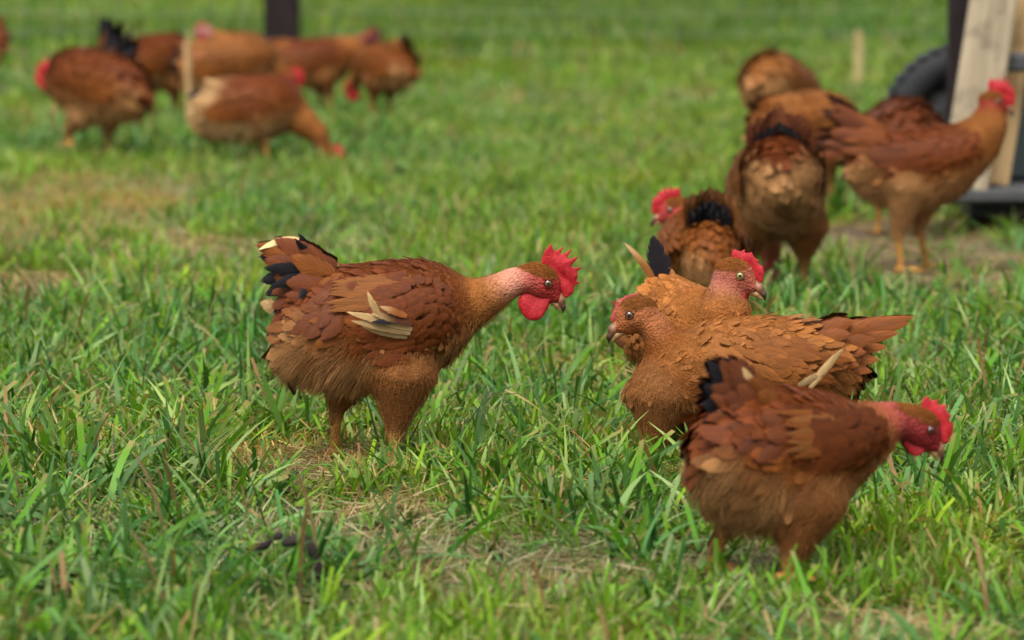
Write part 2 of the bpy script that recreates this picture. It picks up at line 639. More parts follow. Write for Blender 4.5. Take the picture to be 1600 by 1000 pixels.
def chicken(label, px, py, yaw, pose, near=True, name='chicken'):
    P = pose
    x0, y0 = at(px, py)
    root = empty(name, (x0, y0, 0), math.radians(yaw))
    tag(root, label, 'chicken', 'brown naked-neck chickens on the pasture')
    sz = P.get('size', 1.0)
    rows = [(a * sz, b * sz, c * sz, d * sz) for a, b, c, d in P['rows']]
    pr = Profile(rows, math.radians(P.get('pitch', 0)), (0, 0, .22 * sz))
    pal = dict(back=MAHOG, side=RUST, belly=TAN, neck=ORANGE, skin=SKINP, tail=BROWN, thigh=RUST * .75 + TAN * .22)
    pal.update(P.get('pal', {}))
    prims = [dict(f=pr, kind='body', k=.02)]
    # neck: list of (x, y, z, r, naked)
    nk = [np.array(q, float) for q in P['neck']]
    for a, b in zip(nk[:-1], nk[1:]):
        prims.append(dict(f=lambda p, a=a, b=b: roundcone(p, a[:3], b[:3], a[3], b[3]), k=.02,
                          kind='skin' if a[4] + b[4] > 1.01 else 'neck', flow=a[:3] - b[:3]))
    H = np.array(P['head'], float)
    hz = P.get('hsize', 1.0)
    f, u, l = frame(np.array(P['hdir'], float), np.array(P.get('hup', (0, 0, 1)), float))
    hp = lambda a, b, c=0.0: H + hz * (a * f + b * u + c * l)
    AX = np.stack([f, u, l])
    prims += [dict(f=lambda p: ellipsoid(p, H, AX, hz * np.array((.033, .0265, .0215))), k=.012, kind='head', flow=-f),
              dict(f=lambda p: roundcone(p, hp(.008, -.006), hp(.032, -.012), hz * .0205, hz * .0105), k=.008, kind='head', flow=-f),
              dict(f=lambda p: roundcone(p, hp(-.010, -.010), hp(.020, -.020), hz * .0165, hz * .009), k=.008, kind='head', flow=-f),
              dict(f=lambda p: roundcone(p, hp(-.016, -.002, .017), hp(-.013, -.014, .016), hz * .006, hz * .0065), k=.004, kind='lobe', flow=-f),
              dict(f=lambda p: roundcone(p, hp(-.016, -.002, -.017), hp(-.013, -.014, -.016), hz * .006, hz * .0065), k=.004, kind='lobe', flow=-f)]
    for lg in P['legs']:
        hip, hock, foot = (np.array(q, float) for q in lg[:3])
        rh = lg[3] if len(lg) > 3 else .047
        prims.append(dict(f=lambda p, a=hip, b=hock, rh=rh: roundcone(p, a, b, rh, .0115), k=.03, kind='thigh', flow=hock - hip))
        prims.append(dict(f=lambda p, a=hock, b=foot: roundcone(p, a, b, .0095, .0075), k=.008, kind='leg', flow=foot - hock))
        td = lg[4] if len(lg) > 4 else 0.0
        fz = np.array((foot[0], foot[1], max(foot[2], .007)))
        for ang, ln in ((td - .55, .052), (td, .062), (td + .55, .052), (td + PI - .3, .022)):
            dr = np.array((math.cos(ang), math.sin(ang), 0))
            m1 = fz + dr * ln * .5 + np.array((0, 0, .004)); m2 = fz + dr * ln + np.array((0, 0, -.003))
            prims.append(dict(f=lambda p, a=fz, b=m1: roundcone(p, a, b, .0065, .0055), k=.004, kind='leg', flow=dr))
            prims.append(dict(f=lambda p, a=m1, b=m2: roundcone(p, a, b, .0055, .003), k=.003, kind='leg', flow=dr))
    for b in P.get('bumps', []):   # extra soft masses (folded wings, rump fluff)
        prims.insert(1, dict(f=lambda p, b=b: roundcone(p, b[0], b[1], b[2], b[3]), k=.03, kind='body'))
    pts = [pr.world(np.array([(r_[0], 0, r_[1]), (r_[0], 0, r_[2])])) for r_ in rows]
    pts = np.concatenate(pts + [np.array([q[:3] for q in nk]), H[None] + .055, H[None] - .055] +
                         [np.array(lg[:3], float) for lg in P['legs']])
    lo, hi = pts.min(0), pts.max(0)
    lo[:2] -= .045; hi[:2] += .045; hi[2] += .02; lo[2] = min(lo[2], -.004)
    wmax = max(r_[3] for r_ in rows) + .03
    lo[1] = min(lo[1], -wmax); hi[1] = max(hi[1], wmax)
    V, Q = mesh_field(prims, lo, hi, P.get('res', .0042 if near else .0075))
    N, fa = vnormals(V, Q)
    # region look-up ------------------------------------------------------
    def region(p):
        p32 = p.astype(np.float32)
        D = np.stack([q['f'](p32) for q in prims], 1)
        Wt = np.exp(-np.clip(D, -.02, .2) / .006); Wt /= Wt.sum(1, keepdims=True)
        kind = np.array([q['kind'] for q in prims])
        g = {k: Wt[:, kind == k].sum(1) for k in ('body', 'neck', 'skin', 'head', 'lobe', 'thigh', 'leg')}
        q, h, zc, wd = pr.sample(p32)
        tz = np.clip((q[:, 2] - zc) / h, -1, 1)
        xf = (q[:, 0] - pr.X[0]) / (pr.X[-1] - pr.X[0])
        fl = np.stack([-1 + .45 * smoothstep(.2, -1, tz), np.zeros_like(tz), -.08 - .55 * smoothstep(.5, -.9, tz)], 1)
        fl = pr.wdir(fl) * g['body'][:, None]
        for i, q_ in enumerate(prims):
            if 'flow' in q_: fl = fl + Wt[:, i:i + 1] * unit(q_['flow'])
        return g, tz, xf, fl
    n3 = lambda p, s_, sd: fbm(p[:, 0] * s_ + p[:, 1] * s_ * .7, p[:, 2] * s_ - p[:, 1] * s_ * .4, sd)

    def plum_color(p, g, tz, xf):
        nz = n3(p, 22, 5)
        tzn = tz + (nz - .5) * .7
        c = pal['back'][None] * smoothstep(-.1, .6, tzn)[:, None] + pal['side'][None] * (1 - smoothstep(-.1, .6, tzn))[:, None]
        bl = (smoothstep(.05, -.75, tzn) * (1 - .55 * smoothstep(.55, .9, xf)))[:, None]
        bl = np.maximum(bl, (smoothstep(.32, .08, xf) * smoothstep(.5, -.1, tzn))[:, None] * P.get('rear', .9))
        c = c * (1 - bl) + pal['belly'][None] * bl
        if 'rearcol' in P:
            rc_ = (smoothstep(.42, .25, xf + (nz - .5) * .2) * g['body'])[:, None]
            c = c * (1 - rc_) + P['rearcol'] * rc_
        w_ = (g['neck'] + g['skin'] + g['head'] + g['lobe'])[:, None]
        c = c * (1 - w_) + pal['neck'][None] * w_
        wt = g['thigh'][:, None]
        c = c * (1 - wt) + pal['thigh'][None] * wt
        return c * (.72 + .56 * n3(p, 60, 9))[:, None]

    g, tz, xf, fl = region(V)
    hv = (V - H) @ AX.T / hz
    crown = smoothstep(.002, .008, hv[:, 1] - .10 * hv[:, 0] - .004) * smoothstep(.026, .010, hv[:, 0]) * smoothstep(-.045, -.035, hv[:, 0]) * smoothstep(.06, .045, np.linalg.norm(hv, axis=1))
    crownV = crown
    pc = plum_color(V, g, tz, xf)
    pc = pc * (1 - crown[:, None] * g['head'][:, None]) + np.asarray(P.get('cap', RUST * .55 + ORANGE * .45)) * crown[:, None] * g['head'][:, None]
    sk = np.clip(g['skin'] + (g['head'] + g['lobe']) * (1 - crown), 0, 1)
    skc = pal['skin'][None] * g['skin'][:, None] + (P.get('face', SKINR))[None] * (g['head'][:, None] + g['lobe'][:, None])
    skc = skc / np.maximum((g['skin'] + g['head'] + g['lobe'])[:, None], 1e-4)
    col = pc * .8 * (1 - sk[:, None]) + skc * sk[:, None]
    lw = smoothstep(.3, .7, g['leg'])[:, None]
    col = col * (1 - lw) + LEGY[None] * lw
    skin = np.clip(sk + lw[:, 0], 0, 1)
    body = link('body', np_mesh('body', V, Q, MBODY, col=col, extra={'skin': skin}), root)

    # plumage -------------------------------------------------------------
    def sample(n):
        fi = R.choice(len(Q), n, p=fa / fa.sum())
        a = R.random((n, 1)); b = R.random((n, 1))
        q = Q[fi]
        p = (V[q[:, 0]] * (1 - a) + V[q[:, 1]] * a) * (1 - b) + (V[q[:, 3]] * (1 - a) + V[q[:, 2]] * a) * b
        nn = unit(N[q].mean(1))
        return p, nn
    cell = P.get('cell', .0092 if near else .015)
    p, nn = sample(26000 if near else 6000)
    key = np.floor(p / cell + R.random(3)).astype(np.int64)
    _, keep = np.unique(key @ np.array([1, 4099, 16785407]), return_index=True)
    p, nn = p[keep], nn[keep]
    g, tz, xf, fl = region(p)
    bare = g['skin'] + g['head'] + g['lobe'] + g['leg']
    flf = np.clip(P.get('fluffy', 0) * smoothstep(.75, .45, xf) + smoothstep(.05, -.5, tz) * (1 - .7 * smoothstep(.5, .8, xf)) + smoothstep(.26, .1, xf) * smoothstep(.4, -.1, tz) + g['thigh'] * .1, 0, 1)
    ok = (bare < .45) & (R.random(len(p)) > flf * .65)
    p, nn, tz, xf, fl = p[ok], nn[ok], tz[ok], xf[ok], fl[ok]
    g = {k: v[ok] for k, v in g.items()}
    c = plum_color(p, g, tz, xf)
    n = len(p)
    small = np.clip(g['neck'] + g['thigh'] * .6, 0, 1)
    fs = P.get('fsize', 1.0) * sz
    L = (.030 + .014 * smoothstep(.6, .1, xf)) * (1 - .45 * small) * (1 - .35 * g['thigh']) * R.uniform(.75, 1.25, n) * fs * (1 if near else 1.3)
    Wd = L * R.uniform(.24, .34, n)
    t = unit(fl - (fl * nn).sum(1, keepdims=True) * nn) + R.normal(0, .13, (n, 3))
    rootp = p - nn * .003
    V2, F2, fuv, uu, vv = feather_verts(rootp, t, nn, L, Wd, R.uniform(.12, .24, n), R.uniform(.11, .22, n), .16, R.normal(0, .07, n))
    rb = R.uniform(.91, 1.10, (n, 1))
    cc = feather_color(c * rb * .9, c * rb * 1.08, uu, vv, n, np.minimum(c * 1.2, .7), .10)
    pl = link('plumage', np_mesh('plumage', V2, F2, MF, col=cc, extra={'fuv': fuv, 'bn': np.repeat(nn, 18, 0)}), root)
    pl['kind'] = 'stuff'

    # down ----------------------------------------------------------------
    nh = P.get('hairs', 30000 if near else 3000)
    p, nn = sample(nh)
    g, tz, xf, fl = region(p)
    hv = (p - H) @ AX.T / hz
    crown = smoothstep(.002, .008, hv[:, 1] - .10 * hv[:, 0] - .004) * smoothstep(.026, .010, hv[:, 0]) * smoothstep(-.045, -.035, hv[:, 0]) * (np.linalg.norm(hv, axis=1) < .05)
    bare = (g['skin'] + g['head'] + g['lobe']) * (1 - crown) + g['leg']
    fluff = np.clip(P.get('fluffy', 0) * smoothstep(.7, .4, xf) + smoothstep(.15, -.45, tz) * (1 - .9 * smoothstep(.45, .8, xf)) + smoothstep(.3, .1, xf) * smoothstep(.55, 0, tz) + g['thigh'], 0, 1)
    ok = bare < .3 + .25 * R.random(nh)
    p, nn, tz, xf, fl, crown, fluff = (a[ok] for a in (p, nn, tz, xf, fl, crown, fluff))
    g = {k: v[ok] for k, v in g.items()}
    n = len(p)
    c = plum_color(p, g, tz, xf)
    t = unit(fl - (fl * nn).sum(1, keepdims=True) * nn)
    cl = np.stack([n3(p, 45, 21) - .5, n3(p, 45, 33) - .5, n3(p, 45, 44) - .5], 1)
    d = t * .9 + nn * (.16 + .30 * fluff * (1 - .7 * g['thigh']))[:, None] + cl * 1.3 * (1 - .6 * g['thigh'])[:, None] + R.normal(0, .10, (n, 3))
    Lh = (.005 + .0155 * fluff) * (1 - .55 * crown) * (1 - .68 * g['thigh']) * (1 - .45 * g['neck']) * R.uniform(.6, 1.3, n) * sz
    # crown of hair-like feathers
    crw = fa * crownV[Q].mean(1)
    if crw.sum() > 0:
        ncr = 2600 if near else 300
        fi = R.choice(len(Q), ncr, p=crw / crw.sum())
        a_, b_ = R.random((ncr, 1)), R.random((ncr, 1))
        qq = Q[fi]
        pk = (V[qq[:, 0]] * (1 - a_) + V[qq[:, 1]] * a_) * (1 - b_) + (V[qq[:, 3]] * (1 - a_) + V[qq[:, 2]] * a_) * b_
        nk_ = unit(N[qq].mean(1))
        dk = unit(-f - u * .25 - ((-f - u * .25) * nk_).sum(1, keepdims=True) * nk_) + nk_ * .10 + R.normal(0, .09, (ncr, 3))
        ck = np.asarray(P.get('cap', RUST * .55 + ORANGE * .45)) * R.uniform(.6, 1.35, (ncr, 1))
        hair('crown', root, pk, dk, R.uniform(.005, .009, ncr) * hz, ck, .00045 if near else .0009, 4, .1)
    hair('down', root, p + nn * .002, d, Lh, c * R.uniform(.9, 1.14, (n, 1)), .00034 if near else .0011, 4, .35)['kind'] = 'stuff'

    # wings ---------------------------------------------------------------
    bvh = BVHTree.FromPolygons([tuple(v) for v in V.tolist()], Q.tolist())
    for wg in P.get('wings', []):
        S0, T0 = np.array(wg['a'], float) * sz, np.array(wg['b'], float) * sz       # (x, z) shoulder, tip, in the body's own frame
        wl = np.linalg.norm(T0 - S0); ax = (T0 - S0) / wl; pe = np.array((-ax[1], ax[0]))
        if pe[1] < 0: pe = -pe
        hw = wg.get('hw', .055) * sz
        for side in wg.get('sides', (1, -1)):
            rp, rn, rt, rl, rw_, rc = [], [], [], [], [], []
            rowsn = wg.get('rows', 9 if near else 6)
            for i in range(rowsn):
                uu_ = (i + .4) / rowsn
                m_ = wg.get('cols', 8 if near else 5)
                for j in range(m_ + (i % 2)):
                    vv_ = ((j + .5 - .5 * (i % 2)) / m_ * 2 - 1)
                    prof = math.sin(min(1, uu_ * .8 + .18) * PI) ** .6
                    jit = R.normal(0, .1)
                    q = S0 + ax * wl * (uu_ * .86 + R.normal(0, .012)) + pe * hw * prof * (vv_ + jit * .6)
                    w0 = pr.world(np.array((q[0], 0, q[1])))
                    w1 = pr.wdir(np.array((0.0, side * 1.0, 0.0)))
                    hit = bvh.ray_cast(Vector(w0) + Vector(w1) * .4, -Vector(w1))
                    if hit[0] is None: continue
                    nn_ = np.array(hit[1]);
                    bul = (1 - vv_ ** 2) * math.sin(min(1, uu_ + .15) * PI) ** .5 * wg.get('bulge', .014)
                    rp.append(np.array(hit[0]) + w1 * (bul + .002))
                    rn.append(unit(nn_ + w1 * .8 + pe[1] * vv_ * np.array((0, 0, .35))))
                    d2 = ax + pe * (-.12 - .1 * vv_ + R.normal(0, .16))
                    rt.append(pr.wdir(np.array((d2[0], -side * .05, d2[1]))))
                    rl.append((wg.get('fl', .034) * (.8 + .75 * uu_)) * sz * R.uniform(.85, 1.15))
                    rw_.append(wg.get('fw', .0098) * (.85 + .35 * uu_) * sz * R.uniform(.9, 1.15))
                    cb = wg.get('c0', pal['back']) * (1 - uu_) + wg.get('c1', RUST) * uu_
                    rc.append(cb * R.uniform(.90, 1.12))
            n = len(rp)
            if not n: continue
            rc = np.array(rc)
            V3, F3, fuv, uu, vv = feather_verts(np.array(rp), np.array(rt), np.array(rn), np.array(rl), np.array(rw_), .10, .12, .22, R.normal(0, .07, n), 9, 5)
            cc = feather_color(rc * .85, rc * 1.05, uu, vv, n, np.minimum(rc * 1.35, .7), wg.get('edge', .3) * .6)
            wo_ = link('wing', np_mesh('wing', V3, F3, MF, col=cc, extra={'fuv': fuv, 'bn': np.repeat(unit(np.array(rn)), 45, 0)}), root)
            wo_['kind'] = 'stuff'
            for k in range(wg.get('quills', 6 if near else 3)):          # flight feathers along the lower rear edge
                fr = k / max(1, wg.get('quills', 6) - 1)
                q = S0 + ax * wl * (.50 + .18 * fr) + pe * hw * (-.75 + 1.0 * fr)
                w0 = pr.world(np.array((q[0], 0, q[1]))); w1 = pr.wdir(np.array((0.0, side * 1.0, 0.0)))
                hit = bvh.ray_cast(Vector(w0) + Vector(w1) * .4, -Vector(w1))
                if hit[0] is None: continue
                d2 = ax + pe * (.02 - .10 * (1 - fr))
                cb = np.asarray(wg.get('cq', RUST)) * R.uniform(.8, 1.2)
                one_feather('wing_feather', wo_, np.array(hit[0]) + w1 * (.006 + .003 * fr), pr.wdir(np.array((d2[0], -side * .03, d2[1]))),
                            np.array(hit[1]) + w1, wl * R.uniform(.46, .56), .0125 * sz, cb * .8, cb * 1.1, cb * 1.6, .5, .03, .10, .3, .05 * side)
    # loose quills and tail: explicit feathers -----------------------------
    for tf in P.get('feathers', []):
        tf = dict(tf)
        nm = tf.pop('name', 'tail_feather')
        tf['root'] = pr.world(np.array(tf['root'], float)); tf['d'] = pr.wdir(np.array(tf['d'], float)); tf['n'] = pr.wdir(np.array(tf['n'], float))
        sn = tf.pop('snap', None)
        if sn:
            w1 = pr.wdir(np.array((0.0, math.copysign(1, tf['n'][1]), 0.0)))
            e0, e1 = tf['root'], tf['root'] + unit(tf['d']) * tf['L']
            hs_ = [bvh.ray_cast(Vector(e_ * np.array((1, 0, 1))) + Vector(w1) * .4, -Vector(w1)) for e_ in (e0, e1)]
            if hs_[0][0] is not None and hs_[1][0] is not None:
                r0 = np.array(hs_[0][0]) + w1 * sn[0]; r1 = np.array(hs_[1][0]) + w1 * sn[1]
                tf.update(root=r0, d=r1 - r0, L=float(np.linalg.norm(r1 - r0)), n=np.array(hs_[0][1]) + w1 * .5)
        one_feather(nm, root, **tf)

    # head parts -----------------------------------------------------------
    cs = P.get('comb', 1.0)
    if cs > 0:
        th = P.get('comb_thick', .0042)
        cp = []
        base = [(-.012, .022), (.006, .026), (.018, .022), (.028, .013), (.036, .000)]
        flat = np.array((1, 1, 1 / .42))

        def cpt(a, b):      # heights are measured from the comb's base line
            b0 = np.interp(a, [q_[0] for q_ in base], [q_[1] for q_ in base])
            return np.array((min(a, .036) + max(0, a - .036) * cs, b0 + (b - b0) * cs, 0.0))
        k0 = .45 + .55 * min(cs, 1.2)
        for a, b, ra, rb in [((-.006, .026), (-.008, .042), .009, .0095), ((-.004, .034), (.018, .038), .012, .012), ((.018, .034), (.038, .026), .013, .0115),
                             ((.038, .024), (.046, .006), .0105, .0075), ((.004, .026), (.034, .008), .010, .009), ((.034, .008), (.044, -.001), .009, .006)]:
            cp.append(dict(f=lambda p, a=cpt(*a), b=cpt(*b), ra=ra * k0 * .78, rb=rb * k0 * .76: roundcone(p * flat, a, b, ra, rb) * .6, k=.003))
        for a, b, r in P.get('spikes', [((-.008, .040), (-.012, .055), .008), ((.002, .042), (.007, .060), .0065), ((.013, .042), (.021, .062), .0065),
                                        ((.024, .038), (.036, .055), .0065), ((.034, .030), (.047, .043), .006), ((.042, .016), (.055, .023), .005)]):
            cp.append(dict(f=lambda p, a=cpt(*a), b=cpt(*b), r=r * k0 * .9: roundcone(p * flat, a, b, r, .0010) * .6, k=.002))
        Vc, Qc = mesh_field(cp, (-.04, -.02, -.009), (.070, .085, .009), .0016 if near else .003)
        wob = np.sin(Vc[:, 0] * 120 + 1.3) * .0022 * smoothstep(.02, .05, Vc[:, 1])
        Vc[:, 2] += wob + P.get('comb_lean', 0) * np.maximum(Vc[:, 1] - .02, 0)
        Vw = H + hz * (Vc[:, :1] * f + Vc[:, 1:2] * u + Vc[:, 2:3] * l)
        link('comb', np_mesh('comb', Vw, Qc, MCOMB, col=np.broadcast_to(np.array(P.get('comb_tint', (1, 1, 1))), (len(Vw), 3))), root)
    ws = P.get('wattle', 1.0)
    if ws > 0:
        for sd in (1, -1):
            lx = [dict(f=lambda p: roundcone(p * np.array((1, 1, 2.2)), (.016, -.020, 0), (.010, -.02 - .020 * ws, 0), .010 * ws, .0165 * ws) * .7, k=.004),
                  dict(f=lambda p: roundcone(p * np.array((1, 1, 2.2)), (.014, -.02 - .012 * ws, 0), (-.004, -.02 - .016 * ws, 0), .011 * ws, .012 * ws) * .7, k=.006)]
            Vc, Qc = mesh_field(lx, (-.03, -.07, -.012), (.04, -.002, .012), .0016 if near else .003)
            Vc[:, 2] = Vc[:, 2] * .8 + sd * (.0085 + .10 * np.maximum(0, -.022 - Vc[:, 1])) + .0015 * np.sin(Vc[:, 0] * 160)
            Vw = H + hz * (Vc[:, :1] * f + Vc[:, 1:2] * u + Vc[:, 2:3] * l)
            link('wattle', np_mesh('wattle', Vw, Qc, MCOMB, col=np.broadcast_to(np.array(P.get('wattle_tint', (1, 1, 1))), (len(Vw), 3))), root)
    bk = [dict(f=lambda p: roundcone(p, (.026, -.006, 0), (.041, -.012, 0), .0092, .0062), k=.003),
          dict(f=lambda p: roundcone(p, (.041, -.012, 0), (.050, -.020, 0), .0062, .0036), k=.004),
          dict(f=lambda p: roundcone(p, (.050, -.020, 0), (.0535, -.029, 0), .0036, .0012), k=.003)]
    Vc, Qc = mesh_field(bk, (.012, -.04, -.014), (.06, .008, .014), .0016 if near else .003)
    tipk = smoothstep(.040, .052, Vc[:, 0] - .5 * np.minimum(0, Vc[:, 1] + .018))[:, None]
    bc = np.array((.22, .095, .045)) * (1 - tipk) + np.array((.035, .016, .012)) * tipk
    Vc = (Vc - np.array((.022, -.010, 0))) * P.get('beak', 1.0) + np.array((.022, -.010, 0))
    V1 = H + hz * (Vc[:, :1] * f + Vc[:, 1:2] * u + Vc[:, 2:3] * l)
    bo = link('beak', np_mesh('beak', V1, Qc, MBEAK, col=bc), root)
    bk = [dict(f=lambda p: roundcone(p, (.024, -.019, 0), (.039, -.022, 0), .0062, .0045), k=.003),
          dict(f=lambda p: roundcone(p, (.039, -.022, 0), (.0475, -.0275, 0), .0045, .0018), k=.003)]
    Vc, Qc = mesh_field(bk, (.012, -.04, -.012), (.056, -.006, .012), .0016 if near else .003)
    Vc = (Vc - np.array((.022, -.010, 0))) * P.get('beak', 1.0) + np.array((.022, -.010, 0))
    V1 = H + hz * (Vc[:, :1] * f + Vc[:, 1:2] * u + Vc[:, 2:3] * l)
    link('lower_beak', np_mesh('lower_beak', V1, Qc, MBEAK, col=np.broadcast_to(np.array((.25, .13, .05)), (len(V1), 3))), bo)
    for sd in (1, -1):
        c0 = hp(.012, .0035, sd * .0182)
        rr = .0064 * hz
        nla, nlo = 12, 16
        va, fa_, ca = [], [], []
        on = unit(l * sd + f * .25)
        a1 = unit(np.cross(on, u)); a2 = np.cross(a1, on)
        for i in range(nla + 1):
            th = PI * .62 * i / nla
            for j in range(nlo):
                ph = 2 * PI * j / nlo
                va.append(c0 + rr * (math.cos(th) * on + math.sin(th) * (math.cos(ph) * a1 + math.sin(ph) * a2)))
                dg = math.degrees(th)
                ca.append((.008, .007, .007) if dg < 24 else P.get('iris', (.13, .085, .03)) if dg < 52 else (.03, .018, .012) if dg < 62 else tuple(P.get('face', SKINR) * .8))
        for i in range(nla):
            for j in range(nlo):
                fa_.append((i * nlo + j, (i + 1) * nlo + j, (i + 1) * nlo + (j + 1) % nlo, i * nlo + (j + 1) % nlo))
        link('eye', np_mesh('eye', np.array(va), np.array(fa_), MEYE, col=np.array(ca)), root)
        if near:      # eyelid ring
            n1, n2_ = 18, 8
            va, fa_ = [], []
            for i in range(n1):
                a_ = 2 * PI * i / n1
                rd = math.cos(a_) * a1 + math.sin(a_) * a2
                for j in range(n2_):
                    b_ = 2 * PI * j / n2_
                    va.append(c0 + on * rr * .50 + rd * (rr * .98 + .0013 * math.cos(b_)) + on * .0013 * math.sin(b_))
            for i in range(n1):
                for j in range(n2_):
                    fa_.append((i * n2_ + j, ((i + 1) % n1) * n2_ + j, ((i + 1) % n1) * n2_ + (j + 1) % n2_, i * n2_ + (j + 1) % n2_))
            cl_ = np.broadcast_to(np.asarray(P.get('lid', P.get('face', SKINR) * .5)), (len(va), 3))
            link('eyelid', np_mesh('eyelid', np.array(va), np.array(fa_), MBODY, col=cl_, extra={'skin': np.ones(len(va))}), root)
    return root


def tail_tent(rootx, rootz, a0, a1, n, L, W, c, edge=None, tip=None, off=.02, splay=.10, curl=.12, inb=.12, sz=1.0, sides=(1, -1), jit=.12, spread=.03):
    """two leaning rows of feathers, vanes to the sides like a tent; angles in degrees above straight-back"""
    out = []
    for s_ in sides:
        for i in range(n):
            fr = i / max(1, n - 1)
            a = math.radians(a0 + (a1 - a0) * fr + R.normal(0, 4))
            dx, dz = -math.cos(a), math.sin(a)
            k = R.uniform(.75, 1.25)
            out.append(dict(root=(rootx + spread * dz * .6 + R.normal(0, .004), s_ * (off * (.5 + .7 * math.sin(fr * PI)) + R.uniform(0, .004) + .0025 * i * (1 if a0 > a1 else 1)), rootz + spread * (fr * -1.2)),
                            d=(dx, s_ * splay, dz), n=(R.normal(0, jit), s_ * 1.0, .35 * dx * -1 + R.normal(0, jit)),
                            L=L * R.uniform(.88, 1.1) * sz, W=W * R.uniform(.9, 1.12) * sz, col=np.asarray(c) * k, tip=None if tip is None else np.asarray(tip) * k,
                            edge=edge, edge_w=.7, lift=.12, curl=curl + R.uniform(0, .12), inb=s_ * inb * (-1) * R.uniform(.5, 1.4)))
    return out


def gen_pose(head=(.20, 0, .40), hdir=(1, 0, -.15), rows=GEN_ROWS, **kw):
    H = np.array(head, float); hd = unit(np.array(hdir, float))
    s0 = np.array(kw.pop('nbase', (.10, 0, .27)), float)
    e = H - hd * .018 + np.array((0, 0, -.008))
    m = (s0 + e) / 2 + np.array(kw.pop('nbow', (.012, 0, -.006)), float)
    m2 = (m + e) / 2
    neck = [(*s0, .058, 0), (*((s0 + m) / 2), .044, 0), (*m, .031, 0), (*m2, .0215, 1), (*e, .0185, 1)]
    legs = kw.pop('legs', [((-.02, .055, .16), (.0, .055, .085), (.01, .055, .004)), ((.02, -.055, .16), (.04, -.055, .085), (.05, -.055, .004))])
    d = dict(rows=rows, neck=neck, head=head, hdir=hdir, legs=legs,
             wings=[dict(a=(.085, .262), b=(-.135, .225), hw=.055)])
    drop = kw.pop('drop', 0)
    d['rows'] = [(a, b - drop, c - drop, e_) for a, b, c, e_ in rows]
    d['wings'][0]['a'] = (.085, .262 - drop); d['wings'][0]['b'] = (-.135, .225 - drop)
    tl = kw.pop('tail', None)
    if tl is None:
        tl = dict(a0=65, a1=0)
    a0, a1 = tl['a0'], tl['a1']
    tx, tz = tl.get('x', -.115), tl.get('z', .285)
    tcol = tl.get('c', BROWN)
    wm, om = tl.get('wm', 1.0), tl.get('om', 1.0)
    d['feathers'] = (tail_tent(tx, tz, a0 + 5, a1 + 10, tl.get('nb', 5), tl.get('L', .125), .024 * wm, tl.get('black', BLACK), off=.010 * om) +
                     tail_tent(tx + .01, tz, a0, a1, tl.get('n', 6), tl.get('L', .125) * .94, .025 * wm, tcol, edge=np.minimum(np.asarray(tcol) * 1.6, .6), off=.020 * om) +
                     tail_tent(tx + .03, tz + .006, a0 - 5, a1 - 25, tl.get('n', 6), tl.get('L', .125) * .70, .021 * wm, tcol * .5 + RUST * .5, off=.030 * om, curl=.2))
    if tl.get('arch'):       # raised tail seen from behind: a fan whose dark underside faces back
        tt = math.radians(tl['arch'])
        for lay, (col_, LL, WW, bx) in enumerate([(tcol, 1.06, .042, .014), (tcol * .7 + RUST * .4, .92, .040, .024), (BLACK * 1.3, .76, .026, .004), (BLACK * 1.2, .56, .024, .0)]):
            for i in range(7):
                th_ = math.radians(-33 + 66 * i / 6)
                L_ = tl.get('L', .10) * LL * R.uniform(.95, 1.05) * (1 - .18 * abs(i - 3) / 3)
                d['feathers'].append(dict(root=(tx + bx, math.sin(th_) * .040 * om, tz - .035), d=(-math.cos(tt) * math.cos(th_ * .6), math.sin(th_) * .55, math.sin(tt) * math.cos(th_)),
                                          n=(.9, math.sin(th_) * .9, .4), L=L_, W=WW * om, col=np.asarray(col_) * R.uniform(.85, 1.15), curl=-.12, lift=-.04, camber=.3, inb=R.uniform(-.06, .06)))
        for s_ in (-1, 1):    # covers that wrap round the sides of the fan
            for i in range(7):
                d['feathers'].append(dict(root=(tx + .03, s_ * (.052 + .004 * i) * om, tz - .02 - .014 * i), d=(-.55, -s_ * (.25 - .05 * i), .9 - .11 * i), n=(.2, s_, .3), L=tl.get('L', .1) * .62, W=.022, col=np.asarray(tcol) * R.uniform(.85, 1.2), curl=.2, lift=.15, camber=.4))
    d.update(kw)
    return d

# ------------------------------------------------------------------ ground and grass fields
def ell(px, py, rx, ry):
    """ground ellipse round a pixel, half sizes in pixels of the photograph"""
    x, y = at(px, py)
    return (x, y, rx / px_scale(py), abs(at(px, py - ry)[1] - at(px, py + ry)[1]) / 2)


def blob(x, y, e, soft=.5, seed=3):
    cx, cy, rx, ry = e
    d = np.sqrt(((x - cx) / rx) ** 2 + ((y - cy) / ry) ** 2)
    d = d + (fbm(x * 6, y * 3, seed) - .5) * .9
    return smoothstep(1 + soft * .5, 1 - soft * .5, d)


BARE = [ell(1470, 400, 300, 66), ell(1420, 978, 130, 30), ell(1182, 893, 100, 46), ell(470, 750, 70, 20), ell(560, 840, 60, 18), ell(30, 455, 90, 28), ell(470, 815, 36, 11), ell(970, 555, 60, 16)]
DRY = [ell(130, 330, 230, 70), ell(60, 450, 120, 26), ell(480, 725, 170, 50), ell(580, 830, 150, 55), ell(820, 880, 220, 55), ell(1400, 640, 120, 30), ell(760, 162, 70, 10), ell(1085, 155, 60, 10), ell(900, 590, 120, 25), ell(120, 180, 120, 15), ell(350, 395, 120, 26), ell(100, 40, 260, 16)]


def f_bare(x, y):
    return np.max([blob(x, y, e, .6, 7 + i) for i, e in enumerate(BARE)], 0)


def f_dry(x, y):
    return np.max([blob(x, y, e, .9, 31 + i) for i, e in enumerate(DRY)], 0)


def gz(x, y):
    return (fbm(np.asarray(x) * 1.7, np.asarray(y) * 1.7, 77) - .5) * .03 - .012


